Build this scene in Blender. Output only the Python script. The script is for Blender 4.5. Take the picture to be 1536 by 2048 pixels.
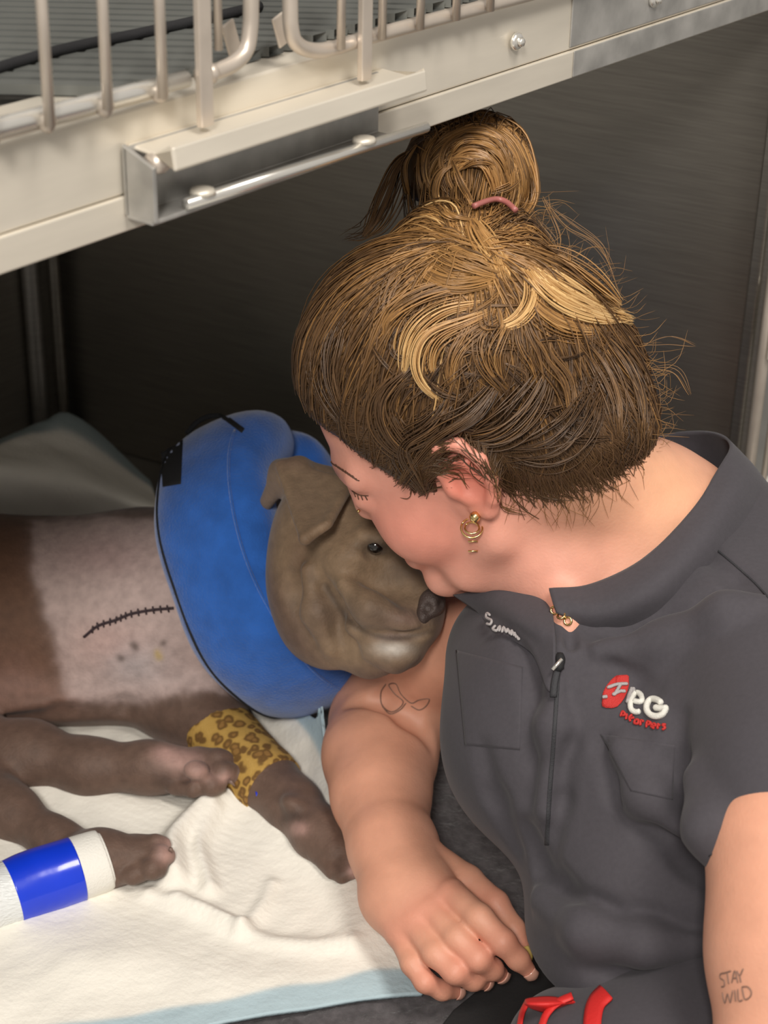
import bpy, bmesh, math, random
import numpy as np
from mathutils import Vector, Matrix
from mathutils.bvhtree import BVHTree

for o in list(bpy.data.objects):
    bpy.data.objects.remove(o)
scene = bpy.context.scene
COL = scene.collection

# ------------------------------------------------------------------ camera
FPX = 3600.0
PITCH, ROLL = math.radians(28), math.radians(1.2)
CAM = np.array([0.0, 0.0, 1.02])
FW = np.array([0, math.cos(PITCH), -math.sin(PITCH)])
_u0 = np.array([0, math.sin(PITCH), math.cos(PITCH)]); _r0 = np.array([1.0, 0, 0])
RT = _r0 * math.cos(ROLL) + _u0 * math.sin(ROLL)
UP = _u0 * math.cos(ROLL) - _r0 * math.sin(ROLL)
cd = bpy.data.cameras.new('camera'); cam = bpy.data.objects.new('camera', cd); COL.objects.link(cam)
cd.sensor_fit = 'VERTICAL'; cd.sensor_height = 36.0; cd.sensor_width = 27.0
cd.lens = FPX * 36.0 / 2048.0
cd.clip_start = 0.02
cd.dof.use_dof = True; cd.dof.focus_distance = 1.34; cd.dof.aperture_fstop = 9.0
cam.matrix_world = Matrix(((RT[0], UP[0], -FW[0], CAM[0]), (RT[1], UP[1], -FW[1], CAM[1]),
                           (RT[2], UP[2], -FW[2], CAM[2]), (0, 0, 0, 1)))
scene.camera = cam

# ------------------------------------------------------------------ world, lights, exposure
w = bpy.data.worlds.new('room_light'); scene.world = w; w.use_nodes = True
w.node_tree.nodes['Background'].inputs[0].default_value = (1.0, 0.94, 0.87, 1)
w.node_tree.nodes['Background'].inputs[1].default_value = 0.42
def area(name, loc, target, size, power, color, sy=None):
    l = bpy.data.lights.new(name, 'AREA'); l.energy = power; l.color = color; l.size = size
    if sy: l.shape = 'RECTANGLE'; l.size_y = sy
    o = bpy.data.objects.new(name, l); COL.objects.link(o); o.location = loc
    o.rotation_euler = (Vector(target) - Vector(loc)).to_track_quat('-Z', 'Y').to_euler()
    return o
area('ceiling_panel_light', (0.62, 0.25, 2.45), (0.05, 1.35, 0.1), 0.55, 36, (1.0, 0.935, 0.85), 0.9)
area('ceiling_panel_light', (-0.30, -1.45, 2.40), (-0.2, 1.5, 0.1), 0.4, 74, (1.0, 0.95, 0.88), 0.6)
scene.view_settings.view_transform = 'Standard'
scene.view_settings.look = 'None'
scene.view_settings.exposure = -0.08
scene.view_settings.gamma = 1.0
scene.view_settings.use_curve_mapping = False

# ------------------------------------------------------------------ geometry helpers
def ray(px, py):
    return FW + (px - 768.0) / FPX * RT + (1024.0 - py) / FPX * UP
def V(px, py, d):
    return CAM + d * ray(px, py)
def onz(px, py, z=0.0):
    q = ray(px, py); return CAM + q * ((z - CAM[2]) / q[2])
def pix(P):
    P = np.asarray(P, float); v = P - CAM; d = v @ FW
    return 768 + FPX * (v @ RT) / d, 1024 - FPX * (v @ UP) / d, d
def lin(r, g, b):
    f = lambda c: (c / 255 / 12.92 if c / 255 <= 0.04045 else ((c / 255 + 0.055) / 1.055) ** 2.4)
    return np.array([f(r), f(g), f(b)])
def unit(v):
    v = np.asarray(v, float); return v / np.linalg.norm(v)

def link(name, me, mat=None, parent=None, smooth=True):
    o = bpy.data.objects.new(name, me); COL.objects.link(o)
    if mat: me.materials.append(mat)
    if smooth and len(me.polygons):
        me.polygons.foreach_set('use_smooth', np.ones(len(me.polygons), bool))
    if parent: o.parent = parent
    return o
def mesh_np(name, verts, quads, cols=None):
    me = bpy.data.meshes.new(name)
    verts = np.asarray(verts, np.float32); quads = np.asarray(quads, np.int32)
    n = quads.shape[1]
    me.vertices.add(len(verts)); me.vertices.foreach_set('co', verts.ravel())
    me.loops.add(quads.size); me.loops.foreach_set('vertex_index', quads.ravel())
    me.polygons.add(len(quads))
    me.polygons.foreach_set('loop_start', np.arange(0, quads.size, n, dtype=np.int32))
    me.update(calc_edges=True); me.validate()
    if cols is not None: set_cols(me, cols)
    return me
def set_cols(me, cols):
    a = me.color_attributes.new('Col', 'FLOAT_COLOR', 'POINT')
    c = np.ones((len(me.vertices), 4), np.float32); c[:, :3] = cols
    a.data.foreach_set('color', c.ravel())
def vget(me):
    a = np.empty(len(me.vertices) * 3, np.float32); me.vertices.foreach_get('co', a); return a.reshape(-1, 3).astype(float)
def nget(me):
    a = np.empty(len(me.vertices) * 3, np.float32); me.vertices.foreach_get('normal', a); return a.reshape(-1, 3).astype(float)
def empty(name, loc, label, cat, group=None):
    o = bpy.data.objects.new(name, None); COL.objects.link(o); o.location = Vector(loc); o.empty_display_size = .05
    o['label'] = label; o['category'] = cat
    if group: o['group'] = group
    bpy.context.view_layer.update()
    return o
def child(o, parent):
    bpy.context.view_layer.update()
    o.parent = parent; o.matrix_parent_inverse = parent.matrix_world.inverted(); return o

# ---- signed distance modelling
def f32(a): return np.asarray(a, np.float32)
class SDF:
    def __init__(self): self.ops = []
    def _add(self, fn, lo, hi, k, mode): self.ops.append((fn, np.asarray(lo) - 2 * k - .02, np.asarray(hi) + 2 * k + .02, k, mode)); return self
    def cap(self, a, b, ra, rb=None, k=.01, mode='u'):
        rb = ra if rb is None else rb; a = np.asarray(a, float); b = np.asarray(b, float); ba = b - a; L2 = max(ba @ ba, 1e-12)
        def fn(p):
            pa = p - f32(a); h = np.clip((pa @ f32(ba)) / L2, 0, 1)
            q = pa - h[..., None] * f32(ba)
            return np.sqrt((q * q).sum(-1)) - (ra + (rb - ra) * h)
        m = max(ra, rb)
        return self._add(fn, np.minimum(a, b) - m, np.maximum(a, b) + m, k, mode)
    def chain(self, pts, rad, k=.01, mode='u'):
        if np.isscalar(rad): rad = [rad] * len(pts)
        for i in range(len(pts) - 1): self.cap(pts[i], pts[i + 1], rad[i], rad[i + 1], k, mode)
        return self
    def ell(self, c, r, ax=None, k=.01, mode='u'):
        c = np.asarray(c, float); r = np.asarray(r, float); ax = np.eye(3) if ax is None else np.asarray(ax, float)   # rows are axes
        def fn(p):
            q = (p - f32(c)) @ f32(ax).T
            k0 = np.sqrt(((q / f32(r)) ** 2).sum(-1)); k1 = np.sqrt(((q / f32(r * r)) ** 2).sum(-1)) + 1e-9
            return k0 * (k0 - 1) / k1
        ext = np.sqrt(((ax * r[:, None]) ** 2).sum(0))
        return self._add(fn, c - ext, c + ext, k, mode)
    def tri(self, a, b, c, th, k=.005, mode='u'):
        a, b, c = [np.asarray(x, float) for x in (a, b, c)]
        ba, cb, ac = b - a, c - b, a - c; n = np.cross(ba, ac)
        def fn(p):
            pa, pb, pc = p - f32(a), p - f32(b), p - f32(c)
            def seg(v, pv):
                h = np.clip(pv @ f32(v) / (v @ v), 0, 1); q = pv - h[..., None] * f32(v); return (q * q).sum(-1)
            s = (np.sign(pa @ f32(np.cross(ba, n))) + np.sign(pb @ f32(np.cross(cb, n))) + np.sign(pc @ f32(np.cross(ac, n))))
            e = np.minimum(np.minimum(seg(ba, pa), seg(cb, pb)), seg(ac, pc))
            pl = (pa @ f32(n)) ** 2 / (n @ n)
            return np.sqrt(np.where(s < 2, e, pl)) - th
        lo = np.minimum(np.minimum(a, b), c) - th; hi = np.maximum(np.maximum(a, b), c) + th
        return self._add(fn, lo, hi, k, mode)
    def fun(self, fn, lo, hi, k=.004, mode='i'): return self._add(fn, lo, hi, k, mode)
    def __call__(self, p, sel=None):
        d = np.full(p.shape[:-1], .08, np.float32)
        for op in (self.ops if sel is None else sel):
            fn, lo, hi, k, mode = op
            e = fn(p).astype(np.float32)
            if mode == 'u':
                h = np.clip(.5 + .5 * (d - e) / k, 0, 1); d = d + (e - d) * h - k * h * (1 - h)
            elif mode == 's':
                h = np.clip(.5 - .5 * (d + e) / k, 0, 1); d = d + (-e - d) * h + k * h * (1 - h)
            else:
                h = np.clip(.5 - .5 * (d - e) / k, 0, 1); d = d + (e - d) * h + k * h * (1 - h)
        return d
    def trace(self, px, py, d0=.8, d1=2.4, off=0.0):
        q = ray(px, py); t = np.linspace(d0, d1, 1600); P = CAM + t[:, None] * q
        s = self(P.astype(np.float32)); i = np.argmax(s < off)
        if not (s < off).any(): i = int(np.argmin(s)); return P[i]
        if i > 0:
            a = (s[i - 1] - off) / (s[i - 1] - s[i] + 1e-9); return P[i - 1] + (P[i] - P[i - 1]) * a
        return P[i]
    def mesh(self, name, h, B=36, smooth=1):
        us = [o for o in self.ops if o[4] == 'u']
        lo = np.min([o[1] for o in us], 0); hi = np.max([o[2] for o in us], 0)
        nb = np.ceil((hi - lo) / (h * B)).astype(int)
        N = (nb * B + 4).astype(np.int64); ids_all = []; pos_all = []; quads = []
        r = np.arange(-1, B + 1)
        for bx in range(nb[0]):
            for by in range(nb[1]):
                for bz in range(nb[2]):
                    o0 = np.array([bx, by, bz]) * B
                    blo = lo + (o0 - 1) * h; bhi = lo + (o0 + B + 1) * h
                    sel = [o for o in self.ops if np.all(o[1] < bhi) and np.all(o[2] > blo)]
                    if not any(o[4] == 'u' for o in sel): continue
                    ax = [(lo[i] + (o0[i] + r) * h).astype(np.float32) for i in range(3)]
                    G = np.stack(np.meshgrid(*[a[::6] if len(a[::6]) else a for a in ax], indexing='ij'), -1)
                    if np.abs(self(G, sel)).min() > h * 12: continue
                    G = np.stack(np.meshgrid(*ax, indexing='ij'), -1)
                    F = self(G, sel); S = F < 0
                    if S.all() or not S.any(): continue
                    n = B + 1
                    cnt = np.zeros((n, n, n), np.float32); acc = np.zeros((n, n, n, 3), np.float32)
                    cr = [(dx, dy, dz) for dx in (0, 1) for dy in (0, 1) for dz in (0, 1)]
                    for c0 in cr:
                        for a in range(3):
                            if c0[a]: continue
                            c1 = list(c0); c1[a] = 1
                            A = F[c0[0]:c0[0] + n, c0[1]:c0[1] + n, c0[2]:c0[2] + n]
                            Bv = F[c1[0]:c1[0] + n, c1[1]:c1[1] + n, c1[2]:c1[2] + n]
                            m = (A < 0) != (Bv < 0)
                            t = np.where(m, A / np.where(m, A - Bv, 1), 0)
                            cnt += m
                            for b in range(3):
                                acc[..., b] += np.where(m, (c0[b] if b != a else t), 0)
                    act = cnt > 0
                    I = np.argwhere(act); gi = I + o0 - 1
                    pos = lo + (gi + acc[act] / cnt[act][:, None]) * h
                    gid = lambda g: ((g[:, 0] + 1) * N[1] + g[:, 1] + 1) * N[2] + g[:, 2] + 1
                    ids_all.append(gid(gi)); pos_all.append(pos)
                    for a in range(3):
                        b, c = (a + 1) % 3, (a + 2) % 3
                        s0 = [slice(1, B + 1)] * 3; s1 = [slice(1, B + 1)] * 3; s1[a] = slice(2, B + 2)
                        x0 = S[tuple(s0)]; x1 = S[tuple(s1)]
                        E_ = np.argwhere(x0 != x1)
                        if not len(E_): continue
                        flip = x0[tuple(E_.T)]
                        g = E_ + o0
                        eb = np.zeros(3, int); eb[b] = 1; ec = np.zeros(3, int); ec[c] = 1
                        q = np.stack([gid(g - eb - ec), gid(g - ec), gid(g), gid(g - eb)], 1)
                        q[~flip] = q[~flip][:, ::-1]
                        quads.append(q)
        ids = np.concatenate(ids_all); pos = np.concatenate(pos_all)
        uid, first = np.unique(ids, return_index=True); P = pos[first]
        Q = np.searchsorted(uid, np.concatenate(quads))
        for _ in range(smooth):
            s = np.zeros_like(P); c = np.zeros(len(P))
            for i in range(4):
                j = (i + 1) % 4
                np.add.at(s, Q[:, i], P[Q[:, j]]); np.add.at(s, Q[:, j], P[Q[:, i]])
                np.add.at(c, Q[:, i], 1); np.add.at(c, Q[:, j], 1)
            P = .45 * P + .55 * s / np.maximum(c, 1)[:, None]
        return mesh_np(name, P, Q)
def vell(sdf, px, py, d, rx, ry, rd, ang=0, k=.02, mode='u'):
    """ellipsoid seen at a pixel with radii in pixels across and metres deep"""
    a = math.radians(ang); c, s = math.cos(a), math.sin(a)
    ax = np.array([c * RT - s * UP, s * RT + c * UP, FW])
    return sdf.ell(V(px, py, d), (rx * d / FPX, ry * d / FPX, rd), ax, k, mode)
def vchain(sdf, pts, k=.012, mode='u'):
    """pts: (px, py, depth, radius in pixels)"""
    return sdf.chain([V(*p[:3]) for p in pts], [p[3] * p[2] / FPX for p in pts], k, mode)
def groove(sdf, base, pts, r, depth=.5, k=.006, mode='s'):
    """a crease along the surface of base through pixels pts"""
    P = []
    for (x, y) in pts:
        q = base.trace(x, y); P.append(q - unit(ray(x, y)) * r * (1 - depth))
    rr = [r] * len(P); rr[0] *= .4; rr[-1] *= .4
    return sdf.chain(P, rr, k, mode)

def catmull(pts, n):
    pts = np.asarray(pts, float); m = len(pts)
    t = np.linspace(0, m - 1, n); i = np.clip(t.astype(int), 0, m - 2); f = (t - i)[:, None]
    g = lambda j: pts[np.clip(j, 0, m - 1)]
    p0 = np.where((i - 1 < 0)[:, None], 2 * g(i) - g(i + 1), g(i - 1)); p1, p2 = g(i), g(i + 1)
    p3 = np.where((i + 2 > m - 1)[:, None], 2 * g(i + 1) - g(i), g(i + 2))
    return .5 * (2 * p1 + (p2 - p0) * f + (2 * p0 - 5 * p1 + 4 * p2 - p3) * f ** 2 + (3 * p1 - p0 - 3 * p2 + p3) * f ** 3)
def sheet_pts(ctrl, nu, nv):
    ctrl = np.asarray(ctrl, float)
    rows = np.stack([catmull(r, nu) for r in ctrl])
    return np.stack([catmull(rows[:, j], nv) for j in range(nu)], 1)      # nv x nu x 3
def grid_quads(nv, nu, off=0):
    i = np.arange(nv * nu).reshape(nv, nu) + off
    return np.stack([i[:-1, :-1], i[:-1, 1:], i[1:, 1:], i[1:, :-1]], -1).reshape(-1, 4)
def thick_sheet(name, P, th, cols=None):
    """P nv x nu x 3: a sheet of real thickness"""
    nv, nu = P.shape[:2]
    du = np.gradient(P, axis=1); dv = np.gradient(P, axis=0); n = np.cross(du, dv); n /= np.linalg.norm(n, axis=-1)[..., None] + 1e-12
    A = P.reshape(-1, 3); Bk = (P - n * th).reshape(-1, 3); N = nv * nu
    q1 = grid_quads(nv, nu); q2 = grid_quads(nv, nu, N)[:, ::-1]
    i = np.arange(N).reshape(nv, nu)
    loop = np.concatenate([i[0, :], i[1:, -1], i[-1, -2::-1], i[-2:0:-1, 0]])
    nx = np.roll(loop, -1); q3 = np.stack([nx, loop, loop + N, nx + N], 1)
    c = None if cols is None else np.concatenate([cols.reshape(-1, 3)] * 2)
    return mesh_np(name, np.concatenate([A, Bk]), np.concatenate([q1, q2, q3]), c)
def frames(P):
    T = np.gradient(P, axis=0); T /= np.linalg.norm(T, axis=1)[:, None] + 1e-12
    a = np.array([0, 0, 1.0]) if abs(T[0, 2]) < .9 else np.array([1.0, 0, 0])
    N = []; n = np.cross(T[0], a); n /= np.linalg.norm(n)
    for t in T:
        n = n - t * (n @ t); n /= np.linalg.norm(n) + 1e-12; N.append(n)
    N = np.array(N); return T, N, np.cross(T, N)
def tube_data(P, R, seg=8, caps=True, off=0):
    P = np.asarray(P, float); R = np.broadcast_to(np.asarray(R, float), (len(P),)) if np.ndim(R) < 2 else np.asarray(R)
    T, N, Bn = frames(P); a = np.linspace(0, 2 * np.pi, seg, endpoint=False)
    if np.ndim(R) == 2: r1, r2 = R[:, :1, None], R[:, 1:, None]
    else: r1 = r2 = R[:, None, None]
    ring = P[:, None] + r1 * np.cos(a)[None, :, None] * N[:, None] + r2 * np.sin(a)[None, :, None] * Bn[:, None]
    n = len(P); i = np.arange(n * seg).reshape(n, seg) + off; j = np.roll(i, -1, 1)
    q = np.stack([i[:-1], j[:-1], j[1:], i[1:]], -1).reshape(-1, 4)
    v = ring.reshape(-1, 3)
    if caps:
        c0, c1 = len(v) + off, len(v) + 1 + off
        v = np.concatenate([v, P[:1], P[-1:]])
        k0 = np.stack([np.full(seg // 2, c0), j[0, 1::2], j[0, ::2], i[0, ::2]], 1)
        k1 = np.stack([np.full(seg // 2, c1), i[-1, ::2], j[-1, ::2], j[-1, 1::2]], 1)
        q = np.concatenate([q, k0, k1])
    return v, q
def tube(name, P, R, mat, parent=None, seg=8, cols=None):
    v, q = tube_data(P, R, seg); me = mesh_np(name, v, q, cols); o = link(name, me, mat)
    return child(o, parent) if parent else o
def box_bm(bm, o, ax, size, bevel=0):
    """box with corner frame ax (rows), centre o, full size"""
    m = Matrix([list(np.asarray(ax[0]) * size[0]) , list(np.asarray(ax[1]) * size[1]), list(np.asarray(ax[2]) * size[2])]).transposed().to_4x4()
    m.translation = Vector(o); bmesh.ops.create_cube(bm, size=1, matrix=m)
def bm_obj(name, bm, mat, parent=None, bevel=0, smooth=False):
    bmesh.ops.recalc_face_normals(bm, faces=bm.faces)
    me = bpy.data.meshes.new(name); bm.to_mesh(me); bm.free(); o = link(name, me, mat, None, smooth)
    if bevel:
        md = o.modifiers.new('bevel', 'BEVEL'); md.width = bevel; md.segments = 2; md.limit_method = 'ANGLE'
    return child(o, parent) if parent else o
def prism_bm(bm, profile, axis):
    """profile: list of 3-d points (closed loop); swept along axis vector"""
    a = [bm.verts.new(Vector(p)) for p in profile]; b = [bm.verts.new(Vector(np.asarray(p) + axis)) for p in profile]
    bm.faces.new(a); bm.faces.new(b[::-1]); n = len(a)
    for i in range(n): bm.faces.new((a[i], b[i], b[(i + 1) % n], a[(i + 1) % n]))

def snoise(P, f, seed=0, n=3):
    """cheap smooth numpy noise from rotated sines"""
    rs = np.random.RandomState(seed); v = np.zeros(P.shape[:-1]); amp = 1.0
    for k in range(n):
        for _ in range(3):
            d = rs.normal(size=3); d /= np.linalg.norm(d); v = v + amp * np.sin(P @ d * f * (1.7 ** k) * (1 + .3 * rs.rand()) + rs.rand() * 6.28)
        amp *= .55
    return v / 5

# ------------------------------------------------------------------ materials
def mat(name, color=(.5, .5, .5), rough=.5, metal=0.0, vcol=False, var=0.0, vscale=30, bump=0.0, bscale=200, sss=0.0, sssr=(.01, .004, .002),
        stretch=None, sheen=0.0, spec=.5, aniso=0.0, coat=0.0, trans=0.0):
    m = bpy.data.materials.new(name); m.use_nodes = True; nt = m.node_tree; bs = nt.nodes['Principled BSDF']
    L = nt.links.new
    bs.inputs['Roughness'].default_value = rough; bs.inputs['Metallic'].default_value = metal
    bs.inputs['Specular IOR Level'].default_value = spec
    bs.inputs['Anisotropic'].default_value = aniso; bs.inputs['Coat Weight'].default_value = coat
    if sss:
        bs.inputs['Subsurface Weight'].default_value = sss; bs.inputs['Subsurface Radius'].default_value = (1, .4, .25); bs.inputs['Subsurface Scale'].default_value = sssr[0]
    if sheen: bs.inputs['Sheen Weight'].default_value = sheen; bs.inputs['Sheen Roughness'].default_value = .5
    tc = nt.nodes.new('ShaderNodeTexCoord'); co = tc.outputs['Object']
    if stretch:
        mp = nt.nodes.new('ShaderNodeMapping'); L(co, mp.inputs['Vector']); mp.inputs['Scale'].default_value = stretch; co = mp.outputs['Vector']
    if vcol:
        at = nt.nodes.new('ShaderNodeVertexColor'); at.layer_name = 'Col'; cs = at.outputs['Color']
    else:
        rg = nt.nodes.new('ShaderNodeRGB'); rg.outputs[0].default_value = (*color, 1); cs = rg.outputs[0]
    if var:
        nz = nt.nodes.new('ShaderNodeTexNoise'); nz.inputs['Scale'].default_value = vscale; nz.inputs['Detail'].default_value = 4; L(co, nz.inputs['Vector'])
        mr = nt.nodes.new('ShaderNodeMapRange'); mr.inputs['From Min'].default_value = .3; mr.inputs['From Max'].default_value = .7
        mr.inputs['To Min'].default_value = 1 - var; mr.inputs['To Max'].default_value = 1 + var; L(nz.outputs['Fac'], mr.inputs['Value'])
        mx = nt.nodes.new('ShaderNodeVectorMath'); mx.operation = 'SCALE'; L(cs, mx.inputs[0]); L(mr.outputs[0], mx.inputs['Scale']); cs = mx.outputs[0]
    L(cs, bs.inputs['Base Color'])
    if bump:
        nb = nt.nodes.new('ShaderNodeTexNoise'); nb.inputs['Scale'].default_value = bscale; nb.inputs['Detail'].default_value = 3; L(co, nb.inputs['Vector'])
        bp = nt.nodes.new('ShaderNodeBump'); bp.inputs['Strength'].default_value = bump; bp.inputs['Distance'].default_value = .002
        L(nb.outputs['Fac'], bp.inputs['Height']); L(bp.outputs[0], bs.inputs['Normal'])
    return m
M = {}
M['steel'] = mat('brushed_steel', (.42, .40, .37), .42, .85, var=.10, vscale=6, bump=.05, bscale=60, stretch=(4, 4, 60))
M['steel_wall'] = mat('kennel_wall_steel', (.36, .335, .295), .34, .92, var=.12, vscale=8, bump=.04, bscale=40, stretch=(2, 2, 60))
M['rail_steel'] = mat('rail_steel', (.74, .685, .59), .45, .45, var=.07, vscale=8, bump=.03, bscale=80, stretch=(1, 1, 6))
M['worn_steel'] = mat('worn_steel', (.42, .41, .39), .45, .6, var=.25, vscale=30)
M['wire'] = mat('zinc_wire', (.60, .53, .46), .38, .6, var=.08, vscale=40)
M['chrome'] = mat('bright_rod', (.85, .83, .78), .22, .8)
M['grate'] = mat('grey_grate_plastic', tuple(lin(92, 94, 91)), .6)
M['skin'] = mat('skin', vcol=True, rough=.5, var=.05, vscale=60, bump=.12, bscale=420, sss=.12, sssr=(.008,), spec=.4)
M['scrub'] = mat('charcoal_scrub_cloth', tuple(lin(72, 69, 74)), .8, var=.05, vscale=300, bump=.10, bscale=1400, sheen=.08, spec=.2)
M['scrub_dark'] = mat('dark_zip_tape', tuple(lin(48, 48, 52)), .75, bump=.3, bscale=900)
M['hair'] = mat('hair', vcol=True, rough=.45, var=.25, vscale=120, spec=.45, bump=.35, bscale=160)
M['strand'] = mat('hair_strands', vcol=True, rough=.38, spec=.5)
M['fur'] = mat('short_dog_fur', vcol=True, rough=.62, var=.14, vscale=110, bump=.3, bscale=420, spec=.35, sheen=.1)
M['blue'] = mat('blue_plush', tuple(lin(40, 96, 180)), .85, var=.16, vscale=45, bump=.5, bscale=500, sheen=.5, spec=.2)
M['black'] = mat('black_cloth', tuple(lin(24, 24, 27)), .8, bump=.2, bscale=700)
M['pad'] = mat('white_pad_tissue', vcol=True, rough=.85, var=.03, vscale=40, bump=.35, bscale=260, spec=.2, stretch=(1, 1, 1))
M['fleece'] = mat('grey_fleece', tuple(lin(84, 80, 82)), .95, var=.3, vscale=110, bump=1.0, bscale=240, sheen=.3, spec=.1)
M['mat'] = mat('black_shade_sheet', tuple(lin(28, 27, 28)), .8, var=.1, bump=.2, bscale=300)  # for the black sheet added in place of shade
M['floor'] = mat('kennel_floor_steel', (.30, .29, .27), .5, .7, var=.1, vscale=10)
M['gold'] = mat('gold', (.85, .62, .28), .2, 1.0)
M['nail'] = mat('pale_nail_polish', tuple(lin(225, 170, 150)), .2, coat=.5)
M['nail_gold'] = mat('yellow_nail_polish', tuple(lin(222, 195, 110)), .2, coat=.5)
M['red'] = mat('red_ribbon', tuple(lin(205, 42, 40)), .55, var=.06, bump=.15, bscale=600)
M['thread_white'] = mat('white_thread', tuple(lin(228, 226, 218)), .6, bump=.5, bscale=1500)
M['thread_red'] = mat('red_thread', tuple(lin(190, 44, 40)), .6, bump=.5, bscale=1500)
M['thread_grey'] = mat('silver_thread', tuple(lin(170, 165, 165)), .6, bump=.5, bscale=1500)
M['ink'] = mat('tattoo_ink', tuple(lin(128, 98, 84)), .6)
M['suture'] = mat('dark_suture', tuple(lin(52, 36, 42)), .5)
M['lash'] = mat('lash_hair', tuple(lin(96, 66, 50)), .6)
M['claw'] = mat('dark_claw', tuple(lin(120, 98, 88)), .4)
M['dognose'] = mat('dog_nose_leather', tuple(lin(82, 70, 66)), .5, bump=.5, bscale=700)
M['eye'] = mat('dark_eye', tuple(lin(22, 18, 16)), .08, coat=1.0)
M['tie'] = mat('pink_hair_tie', tuple(lin(165, 100, 95)), .4)
M['bandage_blue'] = mat('glossy_blue_tape', tuple(lin(20, 60, 215)), .22, var=.05, bump=.12, bscale=60, coat=.4)
M['bandage_white'] = mat('white_cotton', tuple(lin(236, 234, 226)), .85, bump=.4, bscale=600)
M['clear'] = mat('clear_tape', tuple(lin(225, 228, 228)), .2, bump=.8, bscale=90, stretch=(1, 6, 6), coat=.5)
def leopard():
    m = mat('leopard_wrap', (.5, .4, .1), .8, bump=.4, bscale=500); nt = m.node_tree; L = nt.links.new
    tc = [n for n in nt.nodes if n.type == 'TEX_COORD'][0]
    nz = nt.nodes.new('ShaderNodeTexNoise'); nz.inputs['Scale'].default_value = 60; L(tc.outputs['Object'], nz.inputs['Vector'])
    ad = nt.nodes.new('ShaderNodeMixRGB'); ad.blend_type = 'ADD'; ad.inputs[0].default_value = .012; L(tc.outputs['Object'], ad.inputs[1]); L(nz.outputs['Color'], ad.inputs[2])
    vo = nt.nodes.new('ShaderNodeTexVoronoi'); vo.inputs['Scale'].default_value = 92; L(ad.outputs[0], vo.inputs['Vector'])
    cr = nt.nodes.new('ShaderNodeValToRGB'); e = cr.color_ramp.elements
    cols = [(0, lin(150, 112, 58)), (.22, lin(146, 108, 54)), (.32, lin(112, 80, 36)), (.44, lin(118, 86, 40)), (.56, lin(186, 148, 74)), (1, lin(196, 158, 84))]
    e[0].position, e[0].color = cols[0][0], (*cols[0][1], 1); e[1].position, e[1].color = 1, (*cols[-1][1], 1)
    for p, c in cols[1:-1]:
        n = e.new(p); n.color = (*c, 1)
    L(vo.outputs['Distance'], cr.inputs[0]); L(cr.outputs[0], nt.nodes['Principled BSDF'].inputs['Base Color']); return m
M['leopard'] = leopard()

def struct(o, label=None):
    o['kind'] = 'structure'
    if label: o['label'] = label
    return o

# ------------------------------------------------------------------ kennel frame coordinates
Z0 = 0.675
KA = onz(0, 548, Z0); KB = onz(1536, 20, Z0)
KU = unit(KB - KA); KN = np.array([-KU[1], KU[0], 0.0]); KZ = np.array([0, 0, 1.0])   # along the front, inward, up
def K(t, s, z): return np.array([*(KA + KU * t + KN * s)[:2], z])
def Fp(px, py, s=0.0):
    q = ray(px, py); A = KA + KN * s; return CAM + q * (((A - CAM) @ KN) / (q @ KN))
def kt(P): return (np.asarray(P) - KA) @ KU

# ================================================================== the setting: floor, kennel walls, roof, front rail
PR = Fp(1490, 700, 0.02); PR = np.array([PR[0], PR[1], 0])             # front right post
PC = onz(118, 868, 0.0)                                               # far corner
WD = unit(PC - PR); WN = np.array([WD[1], -WD[0], 0.0]);
if WN @ (CAM - PR) < 0: WN = -WN
LW = np.linalg.norm(PC - PR); WTOP = 1.25
bm = bmesh.new(); bmesh.ops.create_cube(bm, size=1, matrix=Matrix.Translation((0, 1.5, -.015)) @ Matrix.Diagonal((3.4, 3.2, .03, 1)))
struct(bm_obj('floor', bm, M['floor']), 'bare steel kennel floor under the bedding')
def slab(name, p, q, n, th, z0, z1, m):
    bm = bmesh.new(); d = unit(q - p); c = (p + q) / 2 - n * th / 2; c = np.array([c[0], c[1], (z0 + z1) / 2])
    box_bm(bm, c, (d, n, KZ), (np.linalg.norm(q - p), th, z1 - z0)); return struct(bm_obj(name, bm, m, bevel=.002))
slab('wall_right', PR - WD * .0, PC + WD * .02, WN, .02, 0, WTOP, M['steel_wall']).__setitem__('label', 'brushed steel side wall of the lower kennel')
BD = unit(np.array([-WN[0], -WN[1], 0])) * -1
PB2 = PC + unit(np.array([-KU[0], -KU[1], 0])) * 1.0
bn = np.array([KU[1], -KU[0], 0]);
if bn @ (CAM - PC) < 0: bn = -bn
slab('wall_back', PC + unit(np.array([KU[0], KU[1], 0])) * .02, PB2, bn, .02, 0, WTOP, M['steel_wall']).__setitem__('label', 'steel back wall of the kennel, seen left of the corner post')
# ceiling of the lower kennel = floor of the upper one
bm = bmesh.new()
prism_bm(bm, [K(-.7, .012, Z0 + .008), K(1.03, .012, Z0 + .008), PC + WD * .0 + KZ * (Z0 + .008), PB2 + KZ * (Z0 + .008)], KZ * .05)
struct(bm_obj('ceiling', bm, M['steel']), 'steel underside of the upper kennel')
# corner posts
for i, (px, r, m) in enumerate(((92, .011, 'steel'), (137, .007, 'steel_wall'), (50, .006, 'steel_wall'))):
    b = onz(px, 880, 0.0) - FW * [1, 1, 0] * .02; b[2] = 0
    P = np.array([b + KZ * z for z in np.linspace(0.0, Z0, 8)])
    struct(tube('trim_%d' % (i + 1), P, r, M[m], seg=12), 'rounded steel corner strip' )

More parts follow.
